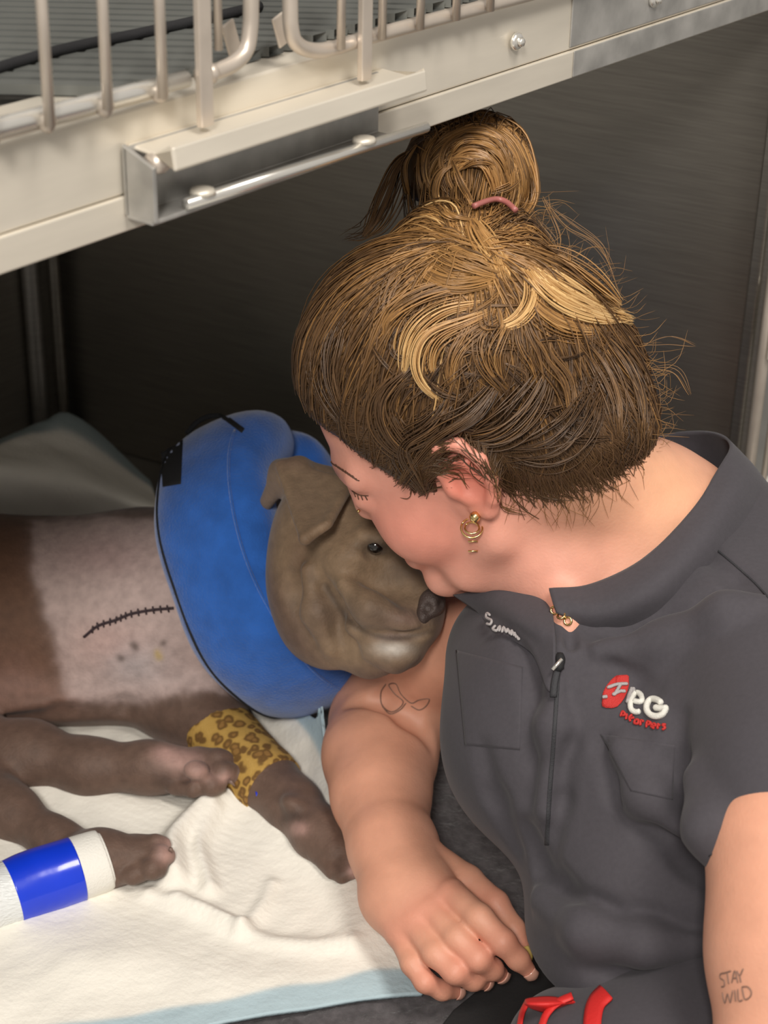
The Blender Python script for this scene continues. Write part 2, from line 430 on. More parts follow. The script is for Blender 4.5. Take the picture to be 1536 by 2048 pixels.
# front rail: a thing with parts
rail = empty('kennel_front_rail', K(.3, 0, Z0), 'wide beige steel rail across the kennel front under the barred door', 'rail')
t0, t1 = -.75, 1.06
ZS = Fp(0, 470, 0)[2]; ZT = Fp(0, 292, 0)[2]
bm = bmesh.new(); prism_bm(bm, [K(t0, 0, ZS), K(t0, .010, ZS), K(t0, .010, ZT - .003), K(t0, .06, ZT - .003), K(t0, .06, ZT), K(t0, 0, ZT)], KU * (t1 - t0))
bm_obj('rail_face', bm, M['rail_steel'], rail, bevel=.0015)
bm = bmesh.new(); prism_bm(bm, [K(t0, -.0016, Z0), K(t0, .03, Z0), K(t0, .03, Z0 + .003), K(t0, .010, Z0 + .003), K(t0, .010, ZS - .0006), K(t0, -.0016, ZS - .0006)], KU * (t1 - t0))
bm_obj('rail_lip', bm, M['rail_steel'], rail, bevel=.001)
ta = kt(Fp(1135, 130, 0)); zc = ZS + .001
bm = bmesh.new(); box_bm(bm, K((ta + t1) / 2, -.0008, (ZS + ZT) / 2 + .001), (KU, KN, KZ), (t1 - ta, .0016, ZT - ZS - .003)); bm_obj('end_plate', bm, M['worn_steel'], rail, bevel=.0006)
ta = kt(Fp(1140, 150, 0))
bm = bmesh.new(); box_bm(bm, K((ta + t1) / 2, -.0022, (Z0 + ZS) / 2), (KU, KN, KZ), (t1 - ta, .0012, ZS - Z0 - .002)); bm_obj('end_plate', bm, M['worn_steel'], rail, bevel=.0006)
def screw(px, py, r=.0065):
    c = Fp(px, py, -.002); n = -KN
    P = [c, c + n * .0025, c + n * .004, c + n * .0042]; v, q = tube_data(np.array(P), np.array([r, r, r * .75, r * .3]), 14)
    s = child(link('screw', mesh_np('screw', v, q), M['chrome']), rail)
    P = [c + n * .004, c + n * .0072]; v, q = tube_data(np.array(P), np.array([r * .55, r * .45]), 6); child(link('screw_tip', mesh_np('screw_tip', v, q), M['chrome']), s)
    return s
screw(1030, 82); screw(1306, -2)

# latch bracket bolted to the rail
lat = empty('latch_bracket', Fp(560, 260, -.02), 'folded steel latch channel fixed to the front rail below the door', 'latch')
ta, tb = kt(Fp(345, 300, -.036)), kt(Fp(852, 160, -.036))
zA = Fp(620, 178, 0)[2]; zL = Fp(600, 216, -.036)[2]; zM = Fp(600, 262, -.036)[2]
so = .036
bm = bmesh.new()
prism_bm(bm, [K(ta, 0, zA), K(ta, -.022, zA - .001), K(ta, -so, zL), K(ta, -so - .002, zM), K(ta, -so + .001, zM - .0005), K(ta, -so + .003, zL - .002), K(ta, -.021, zA - .004), K(ta, 0, zA - .003)], KU * (tb - ta))
bm_obj('top_flange', bm, M['chrome'] if False else M['rail_steel'], lat, bevel=.0015)
tl = kt(Fp(240, 330, 0)); zB = Fp(600, 336, -.018)[2]
bm = bmesh.new(); prism_bm(bm, [K(tl, -.003, zA), K(tl, -.003, zB - .002), K(tl, -.024, zB - .002), K(tl, -.024, zB + .001), K(tl, -.006, zB + .001), K(tl, -.006, zA)], KU * (tb - tl - .01))
bm_obj('back_channel', bm, M['worn_steel'], lat, bevel=.0008)
bm = bmesh.new(); prism_bm(bm, [K(tl, -.002, zA + .001), K(tl, -.026, zA - .008), K(tl, -.026, zB), K(tl, -.002, zB)], KU * .003); bm_obj('end_cheek', bm, M['worn_steel'], lat, bevel=.0006)
P = np.array([Fp(372, 408, -.024), Fp(852, 254, -.024)]); tube('slide_rod', P, .0036, M['chrome'], lat, 12)
c = Fp(300, 330, -.020); tube('pivot_pin', np.array([c, c + KU * .008, c + KU * .014, c + KU * .24]), np.array([.006, .007, .0045, .004]), M['wire'], lat, 12)
for px, py in ((405, 384), (728, 281)):
    c = Fp(px, py, -.022); tube('rivet', np.array([c + KZ * -.001, c + KZ * .002, c + KZ * .003]), np.array([.008, .007, .003]), M['rail_steel'], lat, 12)

# upper kennel door: bottom tube, bars, posts
door = empty('kennel_door', Fp(60, 262, -.01), 'barred upper kennel door of tan wire rods above the front rail', 'door')
sT = -.010
PT = [Fp(-260, 318, sT), Fp(372, 158, sT)]
tube('bottom_rod', catmull([PT[0], PT[1]], 6), .0050, M['chrome'], door, 12)
tube('bottom_rod', np.array([Fp(-260, 340, -.004), Fp(330, 182, -.004)]), .0028, M['rail_steel'], door, 10)
zt = 1.16
def bar(px, py, r, s, zlow=None, flat=False, name='bar'):
    b = Fp(px, py, s)
    P = np.array([b, b + KZ * .06, b + KZ * .12, np.array([b[0], b[1], zt])])
    if flat:
        bm = bmesh.new(); c = (P[0] + P[-1]) / 2; box_bm(bm, c, (KU, KN, KZ), (r * 2, .0045, P[-1][2] - P[0][2])); return bm_obj(name, bm, M['wire'], door, bevel=.0008)
    return tube(name, P, r, M['wire'], door, 10)
for px, py in ((-118, 322), (-12, 286), (100, 252), (216, 218), (326, 196)): bar(px, py, .0031, -.0185)
bar(411, 252, .0052, -.017, flat=True, name='post'); bar(729, 160, .0050, -.017, flat=True, name='post')
bar(437, 100, .0026, -.012)
# curved rod ends: the door rod turns up on both sides of the gap
J = [Fp(398, 152, sT), Fp(440, 140, sT), Fp(470, 125, sT), Fp(492, 100, sT), Fp(500, 60, sT), Fp(502, 0, sT), Fp(502, -200, sT)]
tube('bent_rod', catmull(J, 40), .0048, M['wire'], door, 12)
J = [Fp(578, -200, sT), Fp(580, 0, sT), Fp(582, 55, sT), Fp(592, 85, sT), Fp(620, 100, sT), Fp(665, 97, sT), Fp(760, 68, sT), Fp(1010, 2, sT), Fp(1300, -75, sT)]
tube('bent_rod', catmull(J, 60), .0048, M['wire'], door, 12)
for px, py in ((682, 92), (764, 72), (840, 52), (912, 34), (980, 16)): bar(px, py + 6, .0029, -.018)
for px, py in ((462, 75), (562, 60)):                       # folded clip ears behind the rods
    c = Fp(px, py, .012); bm = bmesh.new(); box_bm(bm, c, (unit(KU + .35 * KZ), KN, unit(KZ - .35 * KU)), (.011, .002, .020)); bm_obj('clip', bm, M['wire'], door, bevel=.0015)
for px, py in ((92, 243), (208, 212), (318, 184), (420, 146)):   # weld nuggets where the bars cross the rod
    c = Fp(px, py, -.0135); tube('weld', np.array([c - KU * .004, c, c + KU * .004]), np.array([.004, .0066, .004]), M['wire'], door, 10)
tube('top_rod', np.array([K(-.62, -.014, zt - .01), K(.2, -.014, zt - .01), K(1.02, -.014, zt - .01)]), .0048, M['wire'], door, 12)
# slatted grate floor of the upper kennel
bm = bmesh.new()
zg = ZT + .004
for i in range(70):
    y = 1.02 + i * .0165
    box_bm(bm, (-.15, y, zg), (np.array([1, 0, 0]), np.array([0, 1, 0]), KZ), (1.3, .0105, .006))
# keep only what lies inside the kennel
g = bm_obj('floor_grate', bm, M['grate'], None)
bm = bmesh.new(); bm.from_mesh(g.data); bmesh.ops.bisect_plane(bm, geom=bm.verts[:] + bm.edges[:] + bm.faces[:], plane_co=Vector(K(0, .02, 0)), plane_no=Vector(-KN), clear_outer=True)
bmesh.ops.bisect_plane(bm, geom=bm.verts[:] + bm.edges[:] + bm.faces[:], plane_co=Vector(PC + WN * .03), plane_no=Vector(-WN), clear_outer=True)
bm.to_mesh(g.data); bm.free()
g['label'] = 'grey slatted floor grate inside the upper kennel behind the bars'; g['category'] = 'grate'; g['kind'] = 'stuff'
# diagonal shadow line on the grate, shaped as a thin black tube
P = catmull([onz(-60, 152, zg + .006), onz(120, 100, zg + .006), onz(300, 62, zg + .006), onz(520, 12, zg + .006)], 40)
o = tube('grate_shadow', P, .0034, M['black'], None, 8); o['label'] = 'thin dark tube standing in for a shadow line across the grey upper grate'; o['category'] = 'shadow line'

# front right post and open lower door
post = [Fp(1500, 600, .012), Fp(1522, 600, -.002)]
for i, (px, m, wd) in enumerate(((1494, 'steel_wall', .010), (1512, 'steel', .012))):
    b = Fp(px, 700, .004 - .006 * i); bm = bmesh.new(); box_bm(bm, (b[0], b[1], Z0 / 2), (KU, KN, KZ), (wd, .012, Z0)); struct(bm_obj('trim_%d' % (i + 4), bm, M[m], bevel=.002), 'upright steel jamb strip at the right of the kennel opening')
gate = empty('kennel_gate', Fp(1530, 960, -.01) * [1, 1, 0], 'open lower wire gate with hinge plate at the right edge', 'gate')
gd = unit(KU * .9 - KN * .1)
gb = Fp(1509, 850, -.022)
def gp(a, z): return np.array([gb[0], gb[1], 0]) + gd * a + KZ * z
tube('gate_rod', np.array([gp(0, .03), gp(0, .3), gp(0, Z0 - .03)]), .006, M['wire'], gate, 10)
for a in (.03, .06, .09, .12): tube('gate_rod', np.array([gp(a, .03), gp(a, .3), gp(a, Z0 - .03)]), .003, M['wire'], gate, 8)
for zz in (Fp(1530, 588, -.012)[2], Fp(1520, 946, -.012)[2], .05): tube('cross_rod', np.array([gp(-.004, zz), gp(.08, zz), gp(.2, zz)]), .0042, M['chrome'], gate, 10)
zz = (Fp(1525, 600, -.012)[2] + Fp(1520, 700, -.012)[2]) / 2; hz = abs(Fp(1525, 600, -.012)[2] - Fp(1520, 700, -.012)[2])
bm = bmesh.new(); box_bm(bm, gp(.018, zz) - KN * .009, (gd, np.cross(KZ, gd), KZ), (.05, .004, hz)); hp = bm_obj('hinge_plate', bm, M['rail_steel'], gate, bevel=.0012)

# ================================================================== the woman
person = empty('person', onz(1290, 2040, 0.0), 'woman in charcoal scrubs with a blonde topknot leaning her face to the dog', 'person')
vv = lambda x, y, z: x * RT + y * UP - z * FW
HF, HLt, HU = vv(-.801, -.446, -.399), vv(-.179, -.458, .871), vv(-.571, .769, .287)
_a = math.radians(4)
_rot = lambda v: (v @ RT * math.cos(_a) - v @ UP * math.sin(_a)) * RT + (v @ RT * math.sin(_a) + v @ UP * math.cos(_a)) * UP + (v @ FW) * FW
HF, HU = _rot(HF), _rot(HU)
HF = unit(HF); HU = unit(HU - HF * (HU @ HF)); HLt = np.cross(HU, HF)
HA = np.array([HF, HLt, HU])
HO = V(915, 965, 1.29) - HLt * .076
def H(f, l, u): return HO + HF * f + HLt * l + HU * u
def hloc(P): return (np.asarray(P) - HO) @ HA.T

top = SDF()
vell(top, 1185, 1430, 1.385, 286, 300, .115, 0, .03)
vell(top, 1010, 1300, 1.44, 108, 115, .065, 0, .04)
vell(top, 1295, 1760, 1.335, 238, 300, .115, 0, .05)
vell(top, 1180, 1900, 1.315, 112, 120, .08, 0, .03)
vchain(top, [(1320, 1190, 1.40, 130), (1455, 1265, 1.345, 165), (1560, 1420, 1.255, 178), (1592, 1560, 1.19, 172), (1594, 1650, 1.165, 170)], .04)
vell(top, 1345, 1510, 1.315, 165, 170, .085, 0, .04)
vell(top, 1030, 1500, 1.375, 122, 150, .065, 0, .04)
vell(top, 1500, 1150, 1.43, 150, 190, .10, 0, .04)
vell(top, 1120, 1250, 1.40, 120, 80, .06, 0, .03)
base = SDF(); base.ops = list(top.ops)
body = SDF()
# head
body.ell(H(-.010, 0, .046), (.098, .076, .094), HA, .01)
body.ell(H(.040, 0, -.012), (.060, .060, .080), HA, .02)
for s in (-1, 1):
    body.chain([H(.000, s * .058, -.020), H(.012, s * .052, -.058), H(.052, s * .032, -.078), H(.080, 0, -.084)], [.016, .016, .016, .016], .016)
    body.ell(H(.058, s * .036, -.026), (.030, .026, .030), HA, .018)          # cheek
    body.cap(H(.084, s * .012, .040), H(.070, s * .048, .036), .011, .010, .012)   # brow
    body.ell(H(.078, s * .032, .016), (.014, .016, .012), HA, .006)           # closed lid
body.cap(H(.090, 0, .028), H(.100, 0, .000), .008, .010, .012)               # nose
body.ell(H(.098, .008, -.002), (.008, .006, .006), HA, .005); body.ell(H(.098, -.008, -.002), (.008, .006, .006), HA, .005)
body.ell(H(.092, 0, -.055), (.012, .022, .012), HA, .012)                     # lips
body.ell(H(.090, 0, -.084), (.013, .017, .012), HA, .014)                     # chin
body.chain([H(.112, .018, -.052), H(.094, .032, -.050)], [.0025, .0025], .006, 's')
# ear on the camera side (and its twin)
for s in (-1, 1):
    e = lambda f, l, u: H(f, s * (l + .071), u)
    rim = [e(.008, .004, .016), e(.004, .010, .028), e(-.010, .015, .034), e(-.024, .018, .028), e(-.030, .019, .010), e(-.026, .016, -.008), e(-.016, .012, -.022), e(-.006, .007, -.030), e(.003, .003, -.026)]
    body.ell(e(-.010, .006, .002), (.020, .008, .030), HA, .008)
    body.ell(e(-.008, .016, -.002), (.012, .010, .016), HA, .005, 's')
    body.chain(rim, [.0035, .0042, .0046, .0046, .0044, .0042, .0046, .0062, .005], .004)
    body.chain([e(-.004, .010, .020), e(-.018, .013, .012), e(-.018, .012, -.006)], [.003, .0036, .003], .004)
    body.ell(e(.006, .006, -.002), (.005, .006, .007), HA, .005)
# neck and chest core (inside the scrub top)
NB = V(1300, 1085, 1.405)
body.chain([H(-.030, 0, -.010), H(-.045, 0, -.060), NB], [.058, .054, .066], .03)
body.chain([H(.02, .0, -.06), V(1120, 1140, 1.37), V(1190, 1200, 1.39)], [.030, .038, .05], .03)
body.chain([V(1270, 1010, 1.43), V(1340, 1080, 1.44)], [.048, .062], .03)
body.chain([NB, V(1250, 1420, 1.40), V(1290, 1800, 1.35)], [.07, .09, .085], .03)
_z = base.trace(1141, 1268); body.ell(_z + FW * .025, (.016, .02, .028), np.array([RT, FW, UP]), .02)
# right arm: shoulder, elbow on the bedding, forearm towards the camera
vchain(body, [(1010, 1250, 1.49, 95), (890, 1280, 1.585, 100), (822, 1380, 1.642, 98), (775, 1448, 1.664, 98)], .03)
vchain(body, [(766, 1448, 1.645, 108), (760, 1512, 1.600, 107), (762, 1590, 1.555, 92), (776, 1668, 1.512, 76), (795, 1705, 1.490, 74)], .02)
# hand: wrist, palm, five fingers
vchain(body, [(790, 1700, 1.492, 66), (845, 1765, 1.456, 52), (900, 1786, 1.426, 30)], .02)
vchain(body, [(790, 1700, 1.492, 66), (818, 1785, 1.452, 54), (862, 1822, 1.420, 28)], .02)
vchain(body, [(785, 1700, 1.492, 60), (795, 1795, 1.452, 50), (828, 1846, 1.420, 27)], .02)
vchain(body, [(780, 1700, 1.492, 54), (782, 1795, 1.454, 42), (799, 1866, 1.424, 25)], .02)
FING = {
 'thumb': [(862, 1722, 1.475, 40), (935, 1762, 1.452, 31), (992, 1806, 1.432, 25), (1028, 1858, 1.420, 22), (1046, 1902, 1.412, 17)],
 'index': [(905, 1790, 1.420, 30), (958, 1836, 1.392, 28), (1006, 1884, 1.380, 26), (1036, 1918, 1.384, 22), (1056, 1940, 1.390, 16)],
 'middle': [(866, 1826, 1.416, 29), (914, 1876, 1.390, 26), (956, 1918, 1.380, 25), (984, 1938, 1.392, 22), (1000, 1948, 1.402, 17)],
 'ring': [(830, 1850, 1.416, 28), (870, 1908, 1.391, 25), (910, 1944, 1.382, 24), (946, 1960, 1.393, 21), (968, 1964, 1.404, 16)],
 'little': [(800, 1870, 1.423, 25), (824, 1928, 1.400, 22), (850, 1964, 1.393, 21), (884, 1981, 1.400, 19), (912, 1984, 1.410, 14)],
}
for n, p in FING.items(): vchain(body, p, .0045)
for a in ([(925, 1818), (955, 1850), (985, 1888), (1000, 1915)], [(884, 1850), (915, 1888), (945, 1922), (965, 1942)], [(846, 1878), (870, 1916), (898, 1945), (925, 1962)], [(940, 1768), (985, 1812), (1018, 1856)]):
    pass
body.chain([V(700, 1404, 1.595), V(760, 1404, 1.585), V(815, 1432, 1.572), V(868, 1484, 1.575)], [.003, .007, .008, .004], .012, 's')
# left arm, at the right edge
vchain(body, [(1606, 1560, 1.195, 128), (1580, 1700, 1.15, 146), (1578, 1900, 1.125, 146), (1588, 2200, 1.10, 150)], .03)
vchain(body, [(1380, 1260, 1.41, 90), (1530, 1380, 1.31, 110), (1605, 1540, 1.20, 120)], .03)
LE = V(1588, 2200, 1.10); LW_ = LE + np.array([.10, .17, -.125]); dl_ = unit(np.array([.25, .9, -.12])); sl_ = unit(np.cross(dl_, KZ))
body.chain([LE, LE + (LW_ - LE) * .3, LW_], [.045, .043, .027], .03)
body.chain([LW_, LW_ + dl_ * .05 + sl_ * .018, LW_ + dl_ * .085 + sl_ * .028], [.024, .018, .012], .02)
body.chain([LW_, LW_ + dl_ * .05 - sl_ * .012, LW_ + dl_ * .085 - sl_ * .024], [.024, .018, .012], .02)
body.chain([LW_ + dl_ * .085 + sl_ * .026, LW_ + dl_ * .085 - sl_ * .022], [.012, .011], .012)
for a_, ln_, r_ in ((.030, .070, .0092), (.010, .078, .0095), (-.010, .072, .009), (-.028, .056, .008)):
    b0 = LW_ + dl_ * .085 + sl_ * a_; fd_ = unit(dl_ + sl_ * a_ * 3); body.chain([b0, b0 + fd_ * ln_ * .45 + KZ * .004, b0 + fd_ * ln_ * .75 - KZ * .006, b0 + fd_ * ln_ - KZ * .016], [r_ * 1.05, r_, r_ * .9, r_ * .75], .004)
body.chain([LW_ + dl_ * .02 + sl_ * .02, LW_ + dl_ * .05 + sl_ * .05, LW_ + dl_ * .085 + sl_ * .062], [.014, .011, .008], .008)
me = body.mesh('body', .0018, smooth=1)
P = vget(me); L = hloc(P)
c = np.tile(lin(214, 156, 130), (len(P), 1))
g = lambda ctr, r: np.exp(-(((P - ctr) / r) ** 2).sum(1))
def tint(cur, col, w_): return cur * (1 - w_[:, None]) + col * w_[:, None]
hp_ = lambda x, y: body.trace(x, y)
hd = 1 / (1 + np.exp(-(.16 - np.linalg.norm(L - [.03, 0, 0], axis=1)) / .015))
c = tint(c, lin(226, 160, 142), hd * .8)
c = tint(c, lin(222, 130, 112), .55 * g(H(.06, .045, -.02), .04))
c = tint(c, lin(218, 112, 92), .75 * np.exp(-(((L - [-.010, .085, .004]) / [.026, .016, .036]) ** 2).sum(1)))
c = tint(c, lin(205, 120, 105), .8 * g(H(.102, 0, -.055), .016))
c = tint(c, lin(110, 70, 60), .75 * np.exp(-(((L * np.where(L[:, 1:2] < 0, [[1, -1, 1]], [[1, 1, 1]]) - [.091, .032, .013]) / [.010, .013, .0025]) ** 2).sum(1)))     # lashes
c = tint(c, lin(122, 86, 66), .55 * np.exp(-(((L * np.where(L[:, 1:2] < 0, [[1, -1, 1]], [[1, 1, 1]]) - [.090, .030, .043]) / [.014, .018, .004]) ** 2).sum(1)))     # brows
c = tint(c, lin(150, 112, 84), .55 * g(hp_(1130, 1010), .035)); c = tint(c, lin(150, 112, 84), .45 * g(hp_(1190, 1000), .03)); c = tint(c, lin(232, 180, 136), .5 * g(hp_(1320, 960), .05))  # painted in: fine hair and hair shade at the nape, warm light on the neck
for n in FING:
    for i in (0, 2, 4):
        x, y, d, r = FING[n][i]; c = tint(c, lin(214, 128, 112), .35 * g(V(x, y, d), .016))
c = c * (1 + .05 * snoise(P, 90, 3))[:, None]
set_cols(me, c)
child(link('body', me, M['skin']), person)
body_bvh = BVHTree.FromPolygons([Vector(p) for p in P], [tuple(p.vertices) for p in me.polygons])
# finger nails
def nail(a, m):
    (x0, y0, d0, r0), (x1, y1, d1, r1) = a
    p0, p1 = V(x0, y0, d0), V(x1, y1, d1); ax = unit(p1 - p0); n = unit(-FW - ax * (-FW @ ax)); b = np.cross(ax, n); r = r1 * d1 / FPX
    u_ = np.linspace(-1, 1, 9); v_ = np.linspace(-.2, 1.5, 9); G = np.zeros((9, 9, 3))
    for i, vv_ in enumerate(v_):
        wd = r * .85 * (1 - max(0, (vv_ - .8)) ** 2 * .9)
        for j, uu in enumerate(u_): G[i, j] = p1 + ax * vv_ * r + b * uu * wd + n * (r * (1.03 - .35 * uu * uu - .25 * max(0, vv_) ** 2))
    return child(link('nail', thick_sheet('nail', G, -.0006), M[m]), person)
for n in FING: nail(FING[n][3:5], 'nail_gold' if n == 'thumb' else 'nail')

# ---- scrub top
# folds
for pts, r, dp in (
    ([(1170, 1235), (1250, 1272), (1330, 1252), (1420, 1205), (1492, 1172)], .008, .45),
    ([(1352, 1440), (1345, 1540), (1362, 1620), (1400, 1700), (1432, 1758)], .011, .55),
    ([(1205, 1490), (1240, 1575), (1310, 1650), (1385, 1715), (1425, 1762)], .008, .5),
    ([(1062, 1690), (1110, 1775), (1185, 1832), (1300, 1858), (1440, 1868)], .009, .5),
    ([(1050, 1660), (1075, 1740), (1130, 1830), (1210, 1880)], .006, .45),
    ([(1190, 1945), (1300, 1940), (1440, 1925)], .006, .4),
    ([(1020, 1240), (1062, 1330), (1085, 1420), (1080, 1520), (1060, 1600)], .009, .4),
    ([(1135, 1340), (1125, 1480), (1112, 1600), (1100, 1700)], .005, .35),
    ([(1230, 1330), (1260, 1360), (1300, 1380)], .006, .3),
    ([(1330, 1080), (1400, 1100), (1470, 1150), (1530, 1210)], .004, .3),
    ([(1250, 1600), (1300, 1612), (1345, 1640)], .006, .35),
    ([(960, 1500), (985, 1600), (1030, 1700)], .006, .3),
    ([(1180, 1250), (1200, 1300), (1240, 1330)], .006, .3)):
    groove(top, base, pts, r, dp, .014)
for pts, r, dp in (
    ([(1200, 1300), (1330, 1282), (1450, 1225), (1520, 1210)], .010, .75),
    ([(1390, 1560), (1420, 1660), (1450, 1735)], .014, .7),
    ([(1080, 1800), (1170, 1862), (1290, 1888), (1420, 1890)], .010, .75),
    ([(1240, 1500), (1290, 1590), (1370, 1660)], .009, .75),
    ([(1120, 1300), (1105, 1450), (1090, 1620)], .006, .8)):
    groove(top, base, pts, r, dp, .020, 'u')
# neck hole, zip gap, sleeve opening, hem
top.chain([V(1235, 1075, 1.395), V(1330, 960, 1.42)], [.068, .066], .012, 's')
top.chain([V(1115, 1108, 1.365), V(1235, 1075, 1.395)], [.034, .068], .010, 's')
z1, z2 = base.trace(1141, 1240), base.trace(1141, 1290)
top.chain([z1 - FW * .004, z2 - FW * .002], [.0062, .0050], .003, 's')
top.chain([V(1592, 1720, 1.152), V(1590, 1900, 1.13)], [.0485, .055], .006, 's')
top.fun(lambda p: ((p - f32(V(1250, 1985, 1.25))) @ f32(unit(V(1250, 1985, 1.25) - V(1250, 1985, 1.25) * 0 - V(1245, 1800, 1.28)))) if False else ((p - f32(V(1250, 2010, 1.25))) @ f32(-unit(.93 * UP - .37 * FW))), [-9] * 3, [9] * 3, .006)
me = top.mesh('scrub_top', .0021, smooth=1)
P = vget(me); nn = nget(me)
sh = link('scrub_top', me, M['scrub']); child(sh, person)
top_bvh = BVHTree.FromPolygons([Vector(p) for p in P], [tuple(p.vertices) for p in me.polygons])
def hit(bvh, px, py, off=.001, dflt=None):
    q = ray(px, py); r = bvh.ray_cast(Vector(CAM + q * .5), Vector(unit(q)))
    if r[0] is None: return V(px, py, dflt) if dflt else None
    return np.array(r[0]) + np.array(r[1]) * off * (1 if np.array(r[1]) @ q < 0 else -1)
def patch(name, bvh, quad, nu, nv, off, th, m, parent, dflt=1.35):
    """cloth patch: quad of pixels (tl, tr, br, bl) laid on a surface"""
    q = np.asarray(quad, float); G = np.zeros((nv, nu, 3))
    for i, v_ in enumerate(np.linspace(0, 1, nv)):
        for j, u_ in enumerate(np.linspace(0, 1, nu)):
            x, y = (1 - v_) * ((1 - u_) * q[0] + u_ * q[1]) + v_ * ((1 - u_) * q[3] + u_ * q[2])
            h_ = hit(bvh, x, y, off, dflt); G[i, j] = h_
    return child(link(name, thick_sheet(name, G, -th), m), parent)
patch('pocket', top_bvh, [(912, 1300), (1046, 1334), (1040, 1500), (930, 1490)], 24, 28, .0004, .0028, M['scrub'], sh)
patch('pocket', top_bvh, [(1200, 1468), (1350, 1490), (1345, 1600), (1262, 1582)], 24, 24, .0004, .0028, M['scrub'], sh)
def strip(name, bvh, pts, w_, n, off, th, m, parent, dflt=1.35):
    c_ = catmull(np.array(pts, float), n); t_ = np.gradient(c_, axis=0); t_ /= np.linalg.norm(t_, axis=1)[:, None]; nr = np.stack([-t_[:, 1], t_[:, 0]], 1)
    G = np.zeros((n, 5, 3))
    for i in range(n):
        for j, s in enumerate((-1, -.5, 0, .5, 1)):
            x, y = c_[i] + nr[i] * s * w_ / 2; G[i, j] = hit(bvh, x, y, off * (1.3 - .3 * s * s), dflt)
    return child(link(name, thick_sheet(name, G, th), m), parent)
strip('zip', top_bvh, [(1119, 1305), (1113, 1400), (1106, 1500), (1098, 1600), (1094, 1690)], 8, 50, .0006, .001, M['scrub_dark'], sh)
zp = [hit(top_bvh, 1120, 1312, .004, 1.33), hit(top_bvh, 1119, 1330, .006, 1.33), hit(top_bvh, 1115, 1345, .005, 1.33)]
zo = tube('zip_pull', catmull(zp, 8), np.array([.004, .005, .005, .0045, .004, .005, .004, .003]) * .7, M['black'], sh, 8)
zt_ = [hit(top_bvh, 1114, 1345, .005, 1.33), hit(top_bvh, 1111, 1370, .005, 1.33), hit(top_bvh, 1108, 1398, .004, 1.33)]
tube('zip_tab', catmull(zt_, 8), np.stack([np.full(8, .0026), np.full(8, .0014)], 1), M['scrub_dark'], sh, 8)
tb_ = [hit(top_bvh, 1114 + 9, 1324, .009, 1.33), hit(top_bvh, 1114 - 4, 1345, .009, 1.33)]
tube('zip_slider', np.array(tb_), .0014, M['chrome'], sh, 8)
# collar
def overskin(x, y, o, d):
    h_ = hit(body_bvh, x, y, 0, d); return V(x, y, min(pix(h_)[2] - o, d))
ctop_ = 0
ctop = [overskin(1098, 1180, .004, 1.345), overskin(1180, 1172, .004, 1.318), overskin(1285, 1122, .004, 1.312), overskin(1380, 1028, .004, 1.335), V(1436, 940, 1.372), V(1458, 890, 1.415), V(1420, 866, 1.465), V(1340, 868, 1.50), V(1260, 890, 1.52)]
cmid = [overskin(1106, 1208, .006, 1.335), overskin(1192, 1222, .006, 1.298), V(1306, 1176, 1.290), V(1412, 1072, 1.312), V(1474, 975, 1.355), V(1500, 930, 1.405), V(1450, 915, 1.47), V(1360, 915, 1.505), V(1270, 935, 1.525)]
cbot = [overskin(1112, 1226, .006, 1.335), overskin(1205, 1266, .002, 1.310), V(1330, 1226, 1.302), V(1450, 1120, 1.325), V(1520, 1020, 1.375), V(1540, 980, 1.42), V(1480, 970, 1.48), V(1380, 970, 1.515), V(1280, 985, 1.535)]
G = sheet_pts([ctop, cmid, cbot], 70, 16); G = G + (np.cross(np.gradient(G, axis=1), np.gradient(G, axis=0)) * 0) + (.0012 * snoise(G, 140, 5))[..., None] * -FW
child(link('collar', thick_sheet('collar', G, .0022), M['scrub']), sh)
def onshirt(x, y, o): return hit(top_bvh, x, y, 0, 1.34) - unit(ray(x, y)) * o
fl = [[V(1100, 1184, 1.342), V(1050, 1170, 1.350), V(985, 1176, 1.362), V(905, 1190, 1.40)],
      [onshirt(1108, 1250, .012), onshirt(1068, 1246, .014), onshirt(1012, 1228, .012), onshirt(950, 1222, .004)],
      [onshirt(1108, 1300, .008), onshirt(1080, 1298, .012), onshirt(1030, 1258, .010), onshirt(970, 1240, .002)],
      [onshirt(1106, 1380, .003), onshirt(1092, 1376, .006), onshirt(1062, 1306, .006), onshirt(985, 1262, .001)]]
G = sheet_pts(fl, 30, 30); child(link('lapel', thick_sheet('lapel', G, .0022), M['scrub']), sh)
strip('seam', top_bvh, [(1432, 1098), (1470, 1130), (1508, 1164), (1545, 1205)], 4, 20, .0006, .0006, M['scrub_dark'], sh)
strip('sleeve_hem', top_bvh, [(1418, 1712), (1450, 1690), (1490, 1652), (1540, 1600)], 3, 20, .0005, .0005, M['scrub_dark'], sh)
# embroidery and tattoos
def strokes(name, bvh, lines, w_, m, parent, off=.0008, dflt=1.33, label=None, seg=6, flat=.5):
    vs, qs, n = [], [], 0
    for ln in lines:
        cc = catmull(np.array(ln, float), max(6, 5 * len(ln))); Pn = []
        for x, y in cc:
            h_ = hit(bvh, x, y, off, dflt); Pn.append(h_)
        R = np.full(len(Pn), w_); R[0] *= .6; R[-1] *= .6
        v_, q_ = tube_data(np.array(Pn), R, seg, True, n); vs.append(v_); qs.append(q_); n += len(v_)
    o = child(link(name, mesh_np(name, np.concatenate(vs), np.concatenate(qs)), m), parent)
    if label: o['label'] = label
    return o
